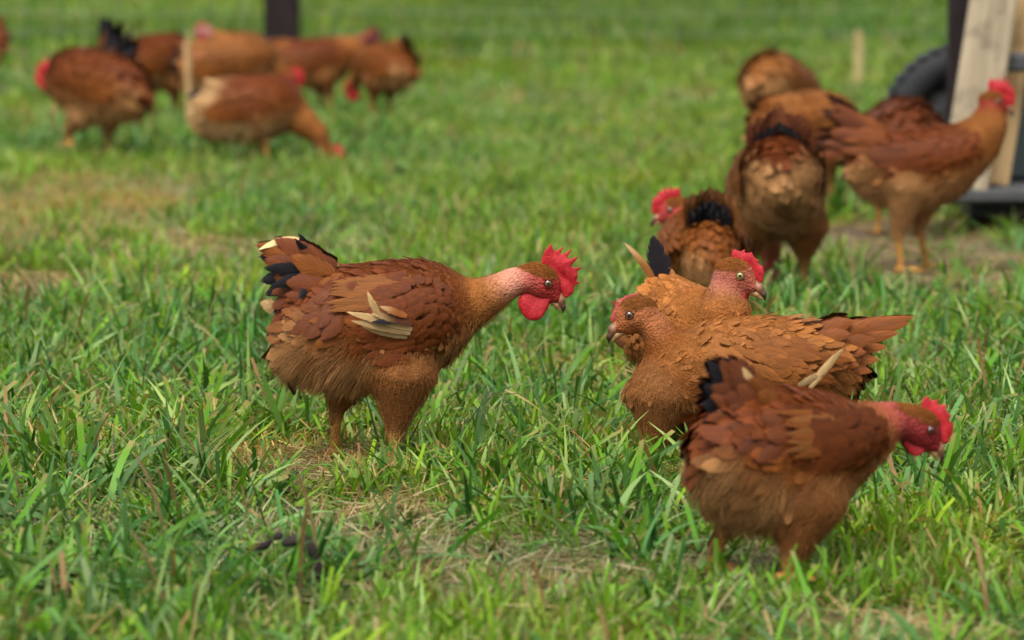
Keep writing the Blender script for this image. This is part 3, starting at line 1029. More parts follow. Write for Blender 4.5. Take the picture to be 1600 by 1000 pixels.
# near sheet of the field, finely divided, inside one that runs to the horizon
xs = np.concatenate([[-300, -120, -50, -25, -14, -8], np.linspace(-4, 4, 121), [8, 14, 25, 50, 120, 300]])
ys = np.concatenate([[-300, -100, -30, -8, 0, 2], np.linspace(3.2, 16, 193), np.linspace(16.6, 45, 60), [52, 65, 90, 140, 220, 400]])
gx, gy = np.meshgrid(xs, ys, indexing='ij')
gzv = gz(gx, gy)
gV = np.stack([gx, gy, gzv], -1).reshape(-1, 3)
ii = np.arange(gV.shape[0]).reshape(gx.shape)
gF = np.stack([ii[:-1, :-1], ii[1:, :-1], ii[1:, 1:], ii[:-1, 1:]], -1).reshape(-1, 4)
far = np.maximum(smoothstep(14, 30, gV[:, 1]), smoothstep(0, .25, np.abs(gV[:, 0]) - .27 * np.maximum(gV[:, 1], 0) - .45))
bare = f_bare(gV[:, 0], gV[:, 1])
m = M('soil')
gp = m.n('ShaderNodeNewGeometry').outputs['Position']
n1 = m.noise(gp, 14, 6, .65)
n2 = m.noise(gp, 90, 4, .6)
soil = m.ramp(n1, [(.3, (.04, .025, .014)), (.5, (.105, .064, .036)), (.7, (.17, .11, .066))])
turf = m.ramp(n1, [(.3, (.012, .014, .006)), (.5, (.028, .032, .011)), (.7, (.075, .055, .026))])  # kept dark so the colour deepens the shaded gaps between blades
fargr = m.ramp(m.noise(gp, .8, 5, .6), [(.35, (.05, .10, .02)), (.6, (.085, .15, .03)), (.75, (.16, .16, .05))])
mask = m.attr('bare').outputs['Fac']
c = m.mix(mask, turf, soil)
c = m.mix(m.attr('far').outputs['Fac'], c, fargr)
ground = link('ground', np_mesh('ground', gV, gF, m.done(m.bsdf(c, .8, .3, m.bump(m.math('ADD', n1, n2), .9, .012))), extra={'bare': bare, 'far': far}))
tag(ground, 'grassy field with bare brown earth patches', kind='structure')

# ---- tufts -----------------------------------------------------------
GREENS = np.array([(.074, .185, .010), (.104, .228, .012), (.048, .145, .014), (.155, .270, .020), (.078, .180, .042), (.026, .082, .013), (.19, .275, .085)])  # last, palest entry paints the whitish sky sheen of some blades
STRAWS = np.array([(.32, .22, .09), (.40, .30, .14), (.22, .13, .055), (.33, .17, .07), (.42, .35, .19)])


def blades(n, rad, l0, l1, w0, w1, tilt0, tilt1, bend, straw=.1, cut=.4, pal=GREENS, flat=False, st=5):
    a = R.uniform(0, 2 * PI, n); rr = rad * np.sqrt(R.random(n))
    root = np.stack([rr * np.cos(a), rr * np.sin(a), np.full(n, -.006)], 1)
    az = R.uniform(0, 2 * PI, n)
    th = R.uniform(tilt0, tilt1, n)
    L = R.uniform(l0, l1, n); W = R.uniform(w0, w1, n) * .5
    bd = R.normal(bend, bend * .6, n)
    cutm = R.random(n) < cut
    isst = R.random(n) < straw
    cg = pal[R.integers(0, len(pal), n)] * R.uniform(.62, 1.35, (n, 1))
    cs_ = STRAWS[R.integers(0, len(STRAWS), n)] * R.uniform(.7, 1.2, (n, 1))
    base = np.where(isst[:, None], cs_, cg)
    W = np.where(isst, W * .6, W)
    u = np.linspace(0, 1, st)
    pos = root.copy(); P = [pos]
    for i in range(st - 1):
        t_ = th + bd * (u[i] + u[i + 1]) / 2
        dvec = np.stack([np.sin(t_) * np.cos(az), np.sin(t_) * np.sin(az), np.cos(t_)], 1)
        pos = pos + dvec * (L / (st - 1))[:, None]
        P.append(pos)
    P = np.stack(P, 1)
    if flat: P[:, :, 2] = np.maximum(P[:, :, 2] * .25, -.004) + R.uniform(0, .012, n)[:, None]
    tw = az + PI / 2 + R.normal(0, .6, n)
    sv = np.stack([np.cos(tw), np.sin(tw), R.normal(0, .25, n)], 1)
    tap = np.where(cutm[:, None], np.interp(u, [0, .3, .9, 1], [.6, 1, .95, .8])[None], np.interp(u, [0, .3, .6, 1], [.55, 1, .85, .06])[None])
    off = sv[:, None, :] * (W[:, None] * tap)[..., None]
    VV = np.stack([P - off, P + off], 2)                     # n, st, 2, 3
    ii = np.arange(st * 2).reshape(st, 2)
    q = np.stack([ii[:-1, 0], ii[:-1, 1], ii[1:, 1], ii[1:, 0]], 1)
    F = (q[None] + (np.arange(n) * st * 2)[:, None, None]).reshape(-1, 4)
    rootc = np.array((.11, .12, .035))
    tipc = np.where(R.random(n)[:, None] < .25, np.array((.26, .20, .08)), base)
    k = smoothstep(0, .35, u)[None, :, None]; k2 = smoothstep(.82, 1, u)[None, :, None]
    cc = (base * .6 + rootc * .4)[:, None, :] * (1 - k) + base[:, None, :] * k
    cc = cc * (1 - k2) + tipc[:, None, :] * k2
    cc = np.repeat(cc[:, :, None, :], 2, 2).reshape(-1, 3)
    return VV.reshape(-1, 3), F, cc


def joined(parts):
    Vs, Fs, Cs, o = [], [], [], 0
    for v, f_, c_ in parts:
        Vs.append(v); Fs.append(f_ + o); Cs.append(c_); o += len(v)
    return np.concatenate(Vs), np.concatenate(Fs), np.concatenate(Cs)


def leaves(n, rad, size, h):
    """broad weed leaves on short stalks"""
    out = []
    for i in range(n):
        a = R.uniform(0, 2 * PI); r0 = rad * math.sqrt(R.random())
        c0 = np.array((r0 * math.cos(a), r0 * math.sin(a), R.uniform(.3, 1) * h))
        az = R.uniform(0, 2 * PI); tl = R.uniform(-.1, .7)
        d = np.array((math.cos(az) * math.cos(tl), math.sin(az) * math.cos(tl), math.sin(tl)))
        L = size * R.uniform(.7, 1.2)
        v, f_, _, uu, vv = feather_verts(c0[None], d[None], np.array([[0, 0, 1.0]]), L, L * .36, .15, .3, .2, None, 6, 5, tipw=.05)
        out.append((v, f_, np.broadcast_to(np.array((.075, .15, .035)) * R.uniform(.7, 1.3), (len(v), 3))))
    return joined(out)


proto = bpy.data.collections.new('tuft_library')
kinds = {}


def add_kind(k, make, nvar, mat):
    kinds[k] = (len(proto.objects), nvar)
    for i in range(nvar):
        v, f_, c_ = make()
        o = bpy.data.objects.new('tuft_%03d' % len(proto.objects), np_mesh('grass_tuft', v, f_, mat, col=c_))
        proto.objects.link(o)


SHORT = GREENS[[1, 3, 0, 1, 6]] * np.array((1.12, 1.05, .9))
LONGP = GREENS[[0, 2, 4, 5, 4, 6]]
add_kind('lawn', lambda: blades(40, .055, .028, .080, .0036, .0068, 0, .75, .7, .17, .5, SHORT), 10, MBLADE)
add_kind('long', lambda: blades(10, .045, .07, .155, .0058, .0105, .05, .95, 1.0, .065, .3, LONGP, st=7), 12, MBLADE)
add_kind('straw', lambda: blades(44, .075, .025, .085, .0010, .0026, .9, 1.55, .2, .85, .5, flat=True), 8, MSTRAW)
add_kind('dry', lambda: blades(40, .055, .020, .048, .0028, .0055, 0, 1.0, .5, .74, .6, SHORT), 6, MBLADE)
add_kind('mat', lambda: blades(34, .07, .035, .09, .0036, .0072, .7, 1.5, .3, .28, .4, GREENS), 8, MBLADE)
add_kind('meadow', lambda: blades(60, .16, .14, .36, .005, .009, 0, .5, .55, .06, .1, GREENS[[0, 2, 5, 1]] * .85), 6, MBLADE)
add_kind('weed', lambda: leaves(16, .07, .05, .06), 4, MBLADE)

pts = []        # x, y, z, rot, tilt, scale, variant


def scatter(kind, x, y, s0, s1, tilt=.12):
    n = len(x)
    if not n: return
    b, nv = kinds[kind]
    pts.append(np.stack([x, y, gz(x, y) + .004, R.uniform(0, 2 * PI, n), R.normal(0, tilt, n), R.uniform(s0, s1, n), b + R.integers(0, nv, n)], 1))


def wedge(y0, y1, dens, k=.27, x0=.55):
    """random ground points between two distances, a little wider than the view"""
    hw = k * y1 + x0
    n = int((y1 - y0) * 2 * hw * dens)
    x = R.uniform(-hw, hw, n); y = R.uniform(y0, y1, n)
    ok = np.abs(x) < k * y + x0
    return x[ok], y[ok]


FEET = [at(1180, 925), at(1225, 930)]
for (fpx, fpy) in [(612, 727), (520, 727), (1014, 745), (1085, 722), (1205, 905), (1130, 900), (1052, 695), (1085, 520), (1212, 466), (1404, 424), (1455, 420)]:
    FEET.append(at(fpx, fpy))


def clear(x, y, r):
    ok = np.ones(len(x), bool)
    for a, b in FEET: ok &= (x - a) ** 2 + (y - b) ** 2 > r * r
    return ok


for y0, y1, mul in [(3.9, 8.5, 1.0), (8.5, 16, .62), (16, 24, .22)]:
    big = 1.0 if y0 < 8 else 1.15 if y0 < 12 else 1.7
    x, y = wedge(y0, y1, 480 * mul)
    r = R.random(len(x)); keep = r > np.maximum(f_bare(x, y) * .975, f_dry(x, y) * .45)
    x, y = x[keep], y[keep]
    dr = f_dry(x, y); nz = fbm(x * 2.3, y * 1.6, 5); r = R.random(len(x))
    isd = r < dr * .92
    scatter('dry', x[isd], y[isd], .75 * big, 1.15 * big)
    x, y, nz = x[~isd], y[~isd], nz[~isd]
    r = R.random(len(x))
    il = r < smoothstep(.42, .62, nz) * .9
    scatter('lawn', x[il], y[il], .75 * big, 1.2 * big)
    scatter('mat', x[~il], y[~il], .8 * big, 1.2 * big)
    # thatch
    x, y = wedge(y0, y1, 420 * mul)
    r = R.random(len(x)); k = r < .25 + .75 * np.maximum(f_dry(x, y), f_bare(x, y) * np.where(y < 7.5, 1.0, .15))
    scatter('straw', x[k], y[k], .8, 1.4)
    # longer leaning blades in drifts
    x, y = wedge(y0, y1, 330 * mul)
    nz = fbm(x * 1.9 + 7, y * 1.3, 15); r = R.random(len(x))
    k = (r < smoothstep(.36, .60, nz) * (1 - .85 * f_dry(x, y)) * (1 - .97 * f_bare(x, y))) & clear(x, y, .05)
    scatter('long', x[k], y[k], .6 if y0 < 8 else .5, 1.15 if y0 < 8 else .85, .2)
# taller grass beyond the wire
x, y = wedge(18.3, 44, 46, .27, .9)
k = y > 18.6 + 2.2 * fbm(x * 1.1, y * .5, 19)
x, y = x[k], y[k]
lf = smoothstep(.2, -1.6, x + (fbm(x * .8, y * .3, 8) - .5) * 3) * smoothstep(21, 26, y)
k = R.random(len(x)) > lf * .85
scatter('meadow', x[k], y[k], .4, .95)
scatter('dry', x[~k], y[~k], 2.5, 4.0)
x, y = wedge(19, 44, 50, .27, .9)
scatter('lawn', x, y, 2.0, 3.4)
# deeper grass under the left-hand birds and beside the trailer
for e, dens in [(ell(330, 228, 330, 22), 70), (ell(1545, 338, 60, 8), 110), (ell(1280, 325, 60, 16), 90), (ell(100, 160, 160, 14), 40)]:
    n = int(dens * PI * e[2] * e[3])
    a = R.uniform(0, 2 * PI, n); rr = np.sqrt(R.random(n))
    scatter('long', e[0] + e[2] * rr * np.cos(a), e[1] + e[3] * rr * np.sin(a), 1.0, 1.6, .15)
for px, py, n, sc in [(650, 292, 3, 1.2), (60, 935, 6, .8), (30, 830, 3, .7), (150, 905, 3, .7), (250, 960, 3, .7)]:
    x0, y0 = at(px, py)
    scatter('weed', x0 + R.normal(0, .06, n), y0 + R.normal(0, .09, n), .8 * sc, 1.2 * sc, .2)
pts = np.concatenate(pts)
hm = bpy.data.meshes.new('grass')
hm.vertices.add(len(pts))
hm.vertices.foreach_set('co', pts[:, :3].astype(np.float32).ravel())
a = hm.attributes.new('rot', 'FLOAT_VECTOR', 'POINT')
a.data.foreach_set('vector', np.stack([pts[:, 4], R.normal(0, .1, len(pts)), pts[:, 3]], 1).astype(np.float32).ravel())
a = hm.attributes.new('scl', 'FLOAT', 'POINT'); a.data.foreach_set('value', pts[:, 5].astype(np.float32))
a = hm.attributes.new('var', 'INT', 'POINT'); a.data.foreach_set('value', pts[:, 6].astype(np.int32))
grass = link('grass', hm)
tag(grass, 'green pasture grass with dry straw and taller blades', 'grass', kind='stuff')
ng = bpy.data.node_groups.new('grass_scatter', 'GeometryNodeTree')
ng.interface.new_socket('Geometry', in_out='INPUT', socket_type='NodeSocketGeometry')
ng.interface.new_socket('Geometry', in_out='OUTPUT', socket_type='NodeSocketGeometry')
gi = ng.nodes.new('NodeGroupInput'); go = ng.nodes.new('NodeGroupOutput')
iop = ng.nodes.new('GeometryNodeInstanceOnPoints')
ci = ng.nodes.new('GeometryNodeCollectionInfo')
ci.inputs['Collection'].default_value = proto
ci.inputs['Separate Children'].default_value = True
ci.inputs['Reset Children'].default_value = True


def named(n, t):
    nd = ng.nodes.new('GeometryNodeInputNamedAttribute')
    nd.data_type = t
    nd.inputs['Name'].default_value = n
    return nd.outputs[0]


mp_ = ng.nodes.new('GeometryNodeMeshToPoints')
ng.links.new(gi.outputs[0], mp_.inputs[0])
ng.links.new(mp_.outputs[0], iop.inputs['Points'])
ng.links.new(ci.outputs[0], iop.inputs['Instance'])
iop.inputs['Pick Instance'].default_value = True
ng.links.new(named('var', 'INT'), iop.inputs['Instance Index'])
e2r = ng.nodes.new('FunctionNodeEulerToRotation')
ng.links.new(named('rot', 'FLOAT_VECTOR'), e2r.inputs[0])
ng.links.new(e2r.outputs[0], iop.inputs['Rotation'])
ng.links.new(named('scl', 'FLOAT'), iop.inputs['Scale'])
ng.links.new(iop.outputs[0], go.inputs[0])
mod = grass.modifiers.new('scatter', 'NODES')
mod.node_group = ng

# ------------------------------------------------------------------ things of the yard
def box_bm(V, F, x0, x1, y0, y1, z0, z1, bev=.004):
    """bevelled box as vertices and faces"""
    o = len(V)
    b = min(bev, (x1 - x0) * .3, (y1 - y0) * .3, (z1 - z0) * .3)
    cx, cy, cz = (x0 + x1) / 2, (y0 + y1) / 2, (z0 + z1) / 2
    hx, hy, hz_ = (x1 - x0) / 2, (y1 - y0) / 2, (z1 - z0) / 2
    idx = {}
    for sx in (-1, 1):
        for sy in (-1, 1):
            for sz in (-1, 1):
                for k, (ax, ay, az) in enumerate(((hx, hy - b, hz_ - b), (hx - b, hy, hz_ - b), (hx - b, hy - b, hz_))):
                    idx[(sx, sy, sz, k)] = len(V)
                    V.append((cx + sx * ax, cy + sy * ay, cz + sz * az))
    I = idx
    def quad(*k): F.append([I[q_] for q_ in k])
    for s in (-1, 1):
        o3 = [(-1, -1), (1, -1), (1, 1), (-1, 1)]
        if s < 0: o3 = o3[::-1]
        quad(*[(s, a, b_, 0) for a, b_ in o3])
        quad(*[(a, s, b_, 1) for a, b_ in o3[::-1]])
        quad(*[(a, b_, s, 2) for a, b_ in o3])
    for a in (-1, 1):
        for b_ in (-1, 1):
            quad((a, b_, -1, 0), (a, b_, 1, 0), (a, b_, 1, 1), (a, b_, -1, 1))
            quad((a, -1, b_, 0), (a, 1, b_, 0), (a, 1, b_, 2), (a, -1, b_, 2))
            quad((-1, a, b_, 1), (1, a, b_, 1), (1, a, b_, 2), (-1, a, b_, 2))
    T = [[I[(sx, sy, sz, k)] for k in (0, 1, 2)] for sx in (-1, 1) for sy in (-1, 1) for sz in (-1, 1)]
    return T


def boxes(name, specs, mat, parent=None, bev=.004, warp=0):
    V, F, T = [], [], []
    for sp in specs: T += box_bm(V, F, *sp, bev)
    V = np.array(V)
    if warp: V = V + (np.stack([vnoise(V[:, 2] * 7, V[:, 0] * 9, k_) for k_ in (1, 2, 3)], 1) - .5) * warp
    me = np_mesh(name, V, [np.array(F), np.array(T)], mat, smooth=False)
    import bmesh
    bm = bmesh.new(); bm.from_mesh(me); bmesh.ops.recalc_face_normals(bm, faces=bm.faces[:]); bm.to_mesh(me); bm.free()
    return link(name, me, parent)


def tube(path, rad, n=8):
    path = np.asarray(path, float); m_ = len(path)
    rad = np.broadcast_to(np.asarray(rad, float), (m_,))
    V, F = [], []
    for i in range(m_):
        t = unit(path[min(i + 1, m_ - 1)] - path[max(i - 1, 0)])
        a = unit(np.cross(t, (0.13, .31, .94))); b = np.cross(t, a)
        for j in range(n):
            ph = 2 * PI * j / n
            V.append(path[i] + rad[i] * (math.cos(ph) * a + math.sin(ph) * b))
    for i in range(m_ - 1):
        for j in range(n):
            F.append((i * n + j, i * n + (j + 1) % n, (i + 1) * n + (j + 1) % n, (i + 1) * n + j))
    return np.array(V), np.array(F)


def tubes(name, specs, mat, parent=None):
    Vs, Fs, o = [], [], 0
    for sp in specs:
        v, f_ = tube(*sp); Vs.append(v); Fs.append(f_ + o); o += len(v)
    return link(name, np_mesh(name, np.concatenate(Vs), np.concatenate(Fs), mat), parent)


MPOST = mat_wood('dark_timber', (.010, .005, .005), (.022, .012, .010), (30, 30, 2.5))
MGREY = mat_wood('weathered_board', (.26, .22, .17), (.40, .35, .27), (40, 40, 3))
MPALE = mat_wood('pale_board', (.27, .215, .14), (.40, .325, .22), (40, 40, 3), .7)
MTAN = mat_wood('tan_board', (.40, .25, .11), (.52, .35, .17), (40, 40, 3), .7)
MSTAKE = mat_wood('stake_wood', (.34, .26, .11), (.44, .35, .17), (60, 60, 6), .8)
MBLACK = mat_plain('black_paint', (.012, .013, .014), .5, .4)
MRUB = mat_plain('tyre_rubber', (.016, .017, .018), .75, .25)
MRAIL = mat_wood('grey_rail', (.050, .050, .050), (.10, .098, .095), (3, 40, 40))
MWIRE = mat_plain('galvanised_wire', (.17, .20, .15), .5, .4, metallic=.2)
MDARK = mat_plain('dark_green_panel', (.020, .030, .027), .55, .4)

# fence post and wire
fx, fy = at(441, 131)
p = empty('fence_post', (fx, fy, 0), .06)
tag(p, 'dark brown square timber fence post at the top of the picture', 'post')
boxes('post', [(-.088, .088, -.075, .075, -.1, 1.25)], MPOST, p, .012)
boxes('post_cap', [(-.094, .094, -.081, .081, 1.25, 1.275)], MPOST, p, .008)
wf = empty('wire_fence', (0, fy + .09, 0))
tag(wf, 'fine wire mesh fence running across the far side of the paddock', 'fence')
hw = [([(x_, 0, z_ + .006 * math.sin(x_ * 3 + z_ * 9)) for x_ in np.linspace(-7, 7, 41)], .0016, 5) for z_ in (.14, .24, .34, .46, .60, .76, .94, 1.12)]
tubes('line_wire', hw, MWIRE, wf)['kind'] = 'stuff'
tubes('stay_wire', [([(x_, .003, .03), (x_ + .004, .003, .55), (x_, .003, 1.12)], .0013, 5) for x_ in np.arange(-7, 7.01, .15)], MWIRE, wf)['kind'] = 'stuff'


def stake(px, py, h, w_, lean, label, tint=MSTAKE):
    x_, y_ = at(px, py)
    o = boxes('wooden_stake', [(-w_ / 2, w_ / 2, -w_ / 2, w_ / 2, -.05, h - .02), (-w_ / 2 + .004, w_ / 2 - .004, -w_ / 2 + .004, w_ / 2 - .004, h - .02, h)], tint, None, .004)
    o.location = (x_, y_, 0); o.rotation_euler = (0, lean, R.uniform(0, .6))
    tag(o, label, 'stake', 'pale stakes along the far grass')


MPINK = mat_wood('pinkish_stake', (.50, .30, .20), (.62, .40, .30), (60, 60, 6), .8)
stake(1340, 146, .285, .034, .01, 'pale yellow wooden stake standing left of the trailer wheel')
stake(297, 226, .40, .020, -.02, 'tall thin tan stake rising among the far left flock', MTAN)
stake(76, 62, .155, .05, .03, 'pinkish stub of a stake far off above the striding rooster', MPINK)
stake(210, 52, .12, .045, .0, 'small yellowish stake tip far off beyond the left flock')
stake(1190, 62, .10, .035, .2, 'little pinkish stake tip above the ruffled chicken', MPINK)

# grey board at the left edge
x_, y_ = at(10, 160)
o = boxes('board', [(-.75, .10, -.06, .06, .0, .035)], MRAIL, None, .004)
o.location = (x_, y_, .03); o.rotation_euler = (0, .0, .04)
tag(o, 'grey weathered board lying at the left edge behind the striding rooster', 'board')
o = boxes('underside_strip', [(-.72, -.02, -.045, .045, -.02, .03)], MBLACK, None, .004)  # dark shade below the board, built as a black bar
o.location = (x_, y_, .0); o.rotation_euler = (0, .0, .04)
tag(o, 'black strip standing in for the dark underside of the grey board at the left edge', 'underside')

# mobile coop trailer at the right edge
tx, ty = at(1600, 348)
S7 = px_scale(348)
def tl(px, py): return ((px - 1600) / S7, (348 - py) / S7)
tr = empty('trailer', (tx, ty, 0), 0)
tag(tr, 'dark trailer of a field coop with a grey rail and rubber wheel', 'trailer')
x0, z0 = tl(1512, 345); x1, z1 = tl(1600, 306)
boxes('skid', [(x0, .95, -.06, .9, .012, z1)], MBLACK, tr, .01)
_, za = tl(1600, 305); _, zb = tl(1600, 284)
boxes('deck_rail', [(x0 - .11, .97, -.30, -.03, za + .002, zb)], MRAIL, tr, .008)
boxes('deck', [(x0 + .02, .95, -.028, .88, za + .002, zb - .008)], MBLACK, tr, .006)
xa, _ = tl(1562, 0)
boxes('side_panel', [(xa, .93, .15, .19, zb, .64)], MDARK, tr, .006)
boxes('corner_post', [(xa - .12, xa - .045, .20, .27, zb - .008, 1.05)], MPOST, tr, .006)
_, zr0 = tl(0, 108); _, zr1 = tl(0, 79)
boxes('cross_rail', [(tl(1530, 0)[0], .95, -.20, -.155, zr0, zr1)], MRAIL, tr, .01)
boxes('upper_panel', [(xa + .05, .93, .152, .20, .66, 1.2)], mat_plain('brown_panel', (.10, .035, .015), .7), tr, .006)
# wheel under an arched guard
def ring(r_in, r_out, wd, n=40, a0=0, a1=2 * PI, bev=.02):
    prof = [(r_in, -wd / 2), (r_out - bev, -wd / 2), (r_out, -wd / 2 + bev), (r_out, wd / 2 - bev), (r_out - bev, wd / 2), (r_in, wd / 2)]
    V, F = [], []
    k = len(prof)
    for i in range(n + 1):
        a = a0 + (a1 - a0) * i / n
        for r_, y_ in prof: V.append((r_ * math.cos(a), y_, r_ * math.sin(a)))
    for i in range(n):
        for j in range(k):
            F.append((i * k + j, i * k + (j + 1) % k, (i + 1) * k + (j + 1) % k, (i + 1) * k + j))
    return np.array(V), np.array(F)
wx = (1537 - 1600) / S7 * 1.035
v, f_ = ring(.15, .235, .15)
wv = v + np.array((wx, .42, .235))
wh = link('wheel', np_mesh('wheel', wv, f_, MRUB), tr)
lugs = []
for k in range(36):
    a = 2 * PI * k / 36
    lv, lf = ring(.2345, .2405, .13, 2, a, a + .10, .002)
    lugs.append((lv + np.array((wx, .42, .235)), lf, np.zeros((len(lv), 3))))
lv, lf, _ = joined(lugs)
link('tread', np_mesh('tread', lv, lf, MRUB), wh)['kind'] = 'stuff'
v, f_ = ring(.03, .149, .09, 28, bev=.006)
link('rim', np_mesh('rim', v + np.array((wx, .42, .235)), f_, MRAIL), wh)
tubes('axle', [([(wx, .36, .235), (wx, .85, .235)], .02, 10)], MBLACK, tr)


def leaner(pb, pt, wpx, th, y0, mat, label, name='plank'):
    xb, zb_ = tl(*pb); xt, zt = tl(*pt)
    L = math.hypot(xt - xb, zt - zb_) * 1.35
    w_ = wpx / S7
    o = boxes(name, [(-w_ / 2, w_ / 2, -th / 2, th / 2, 0, L)], mat, None, .005, .006)
    o.location = (tx + xb, ty + y0, max(zb_, 0))
    o.rotation_euler = (-.10, math.atan2(xt - xb, zt - zb_), 0)
    tag(o, label, 'plank')
leaner((1487, 284), (1532, 0), 72, .026, -.27, MPALE, 'pale weathered plank with grey stains leaning on the trailer behind the tall rooster')
leaner((1545, 284), (1592, 0), 44, .024, -.11, MTAN, 'narrower tan plank leaning at the right edge beside the pale one')

# dead sticks in the near grass
MSTICK = mat_wood('dead_stick', (.012, .008, .007), (.030, .020, .015), (50, 50, 50))
def stick(px, py, pts_, rad, label):
    x_, y_ = at(px, py)
    k = np.array(pts_, float)
    tt = np.linspace(0, 1, len(k)); T = np.linspace(0, 1, 16)
    path = np.stack([np.interp(T, tt, k[:, i]) for i in range(3)], 1)
    path += np.stack([vnoise(T * 6, T * 0 + i, 5) - .5 for i in range(3)], 1) * .008
    rr = rad * (.45 + .9 * vnoise(T * 5, T * 0 + 3, 2)) * np.interp(T, [0, .1, .9, 1], [.5, 1, 1, .4])
    v, f_ = tube(path, rr, 9)
    o = link('stick', np_mesh('stick', v, f_, MSTICK)); o.location = (x_, y_, 0)
    tag(o, label, 'stick', 'dead sticks in the near grass')
stick(410, 898, [(-.026, 0, .022), (-.005, 0, .034), (.026, .01, .052)], .0065, 'short black stick lying left in the near grass')
stick(478, 915, [(-.032, 0, .052), (-.006, 0, .060), (.012, -.005, .045), (.022, -.01, .008)], .009, 'curled dark brown piece of bark right of the black stick')
stick(470, 818, [(-.03, 0, .012), (0, .01, .016), (.03, 0, .010)], .006, 'dark clod-like stick in the straw below the middle rooster')

# ------------------------------------------------------------------ the flock
def prof_rows(rows, ox, oy, s, sgn=1.0, cy=1.0):
    """side outline measured in the photograph -> metres: rows (px, y_top, y_bottom, half_width m)"""
    return [(sgn * (x - ox) / s / cy, (oy - t) / s, (oy - b) / s, w_) for x, t, b, w_ in rows]


def loc(ox, oy, s, sgn=1.0, cy=1.0):
    return lambda x, z, y=0.0: (sgn * (x - ox) / s / cy, y, (oy - z) / s)


# --- the rooster in the middle of the picture
s1 = 1000.0
q = loc(600, 728, s1)
rows = prof_rows([(432, 548, 538, .02), (438, 502, 578, .05), (455, 470, 596, .072), (480, 440, 606, .086), (510, 420, 612, .094), (540, 411, 613, .098), (580, 406, 612, .10),
                  (620, 402, 606, .10), (650, 401, 598, .098), (675, 404, 588, .092), (700, 414, 574, .082), (720, 428, 555, .068), (738, 448, 528, .048), (750, 478, 504, .018)], 600, 728, s1)
def fq(root, to, W, col, **kw):
    a = np.array(q(*root)); b = np.array(q(*to))
    d = b - a
    r = dict(root=a, d=d, L=float(np.linalg.norm(d)), W=W, col=np.asarray(col), n=(0, -1, .15))
    r.update(kw)
    return r
tail1 = []
for sd in (-1, 1):
    yy = lambda k: sd * k
    # black inner feathers, then brown covers that fold over them
    for to, W, y_ in [((474, 362), .011, .050), ((418, 402), .016, .045), ((424, 432), .014, .050), ((466, 452), .012, .066), ((412, 386), .026, .014), ((408, 425), .022, .016), ((412, 448), .02, .018), ((422, 478), .02, .02)]:
        tail1.append(fq((505, 428, yy(.008)), (*to, yy(y_)), W, BLACK * 1.2, n=(0, sd, .1), inb=-.12 * sd, curl=.1, edge=BLACK * 3, edge_w=.3))
    for to, W, y_, c, bnd in [((424, 352), .029, .022, RUST * .9, .30), ((448, 354), .026, .026, BROWN * 1.3, .22), ((424, 384), .028, .030, BROWN * 1.1, .2), ((434, 416), .028, .034, RUST * .9, .15),
                              ((425, 445), .022, .037, BROWN * .9, .1), ((424, 472), .022, .038, BROWN, .05), ((430, 500), .022, .036, BROWN, -.05), ((446, 520), .022, .034, BROWN * .9, -.1)]:
        tail1.append(fq((512, 432, yy(.012)), (*to, yy(y_)), W, c, n=(-.1, sd, .25), inb=-bnd * sd, curl=.16, edge=c * 1.5, tip=c * 1.1))
    for fr, to, W, y_, c in [((520, 415), (462, 376), .017, .036, BROWN * 1.3), ((525, 425), (455, 402), .023, .043, RUST), ((520, 440), (450, 432), .023, .047, BROWN * 1.2), ((515, 455), (450, 462), .02, .05, BROWN * 1.2),
                             ((512, 465), (452, 492), .021, .052, BROWN), ((515, 475), (463, 518), .021, .054, BROWN * 1.1), ((525, 470), (485, 520), .02, .058, BROWN), ((530, 440), (482, 470), .019, .056, BROWN * 1.15),
                             ((535, 455), (500, 500), .018, .062, BROWN), ((528, 410), (480, 402), .017, .034, BROWN), ((540, 425), (495, 440), .018, .055, RUST * .9), ((540, 480), (512, 522), .017, .072, BROWN * 1.1)]:
        tail1.append(fq((*fr, yy(y_ - .012)), (*to, yy(y_ + .006)), W, c, n=(-.15, sd, .2), inb=R.uniform(-.12, .12), curl=.16, camber=.35, edge=c * 1.15, lift=.16, snap=(.002, .013)))
tail1.append(fq((470, 372, -.012), (408, 366, -.02), .008, CREAM, n=(0, -1, .3), inb=.35, tip=(.55, .55, .25)))
tail1.append(fq((440, 480, .0), (408, 478, -.01), .014, CREAM * .9, n=(0, -1, 0), inb=-.2))
W1 = dict(name='wing_feather')
tail1 += [fq((648, 500, -.108), (545, 470, -.124), .0085, CREAM * .5, tip=CREAM * .85, n=(0, -1, .3), curl=-.02, lift=.03, inb=.03, edge=CREAM, camber=.15, **W1),
          fq((645, 507, -.108), (552, 486, -.122), .0075, CREAM * .42, tip=CREAM * .8, n=(0, -1, .1), curl=0, lift=.03, camber=.15, **W1),
          fq((640, 513, -.106), (570, 497, -.114), .008, CREAM * .4, tip=CREAM * .7, n=(0, -1, -.1), camber=.15, **W1),
          fq((648, 492, -.112), (585, 474, -.126), .008, BROWN * .6, tip=CREAM * .7, n=(0, -1, .3), camber=.15, **W1),
          fq((604, 488, -.118), (573, 444, -.134), .0075, CREAM * .7, tip=CREAM * .95, n=(-.5, -1, .1), curl=.2, lift=.1, inb=-.12, camber=.2, **W1),
          fq((640, 480, -.114), (598, 463, -.128), .0075, RUST * 1.2, tip=CREAM * .6, n=(0, -1, .5), camber=.15, **W1),
          fq((632, 486, -.116), (585, 488, -.126), .0055, BLACK * 2, n=(0, -1, .2), **W1)]
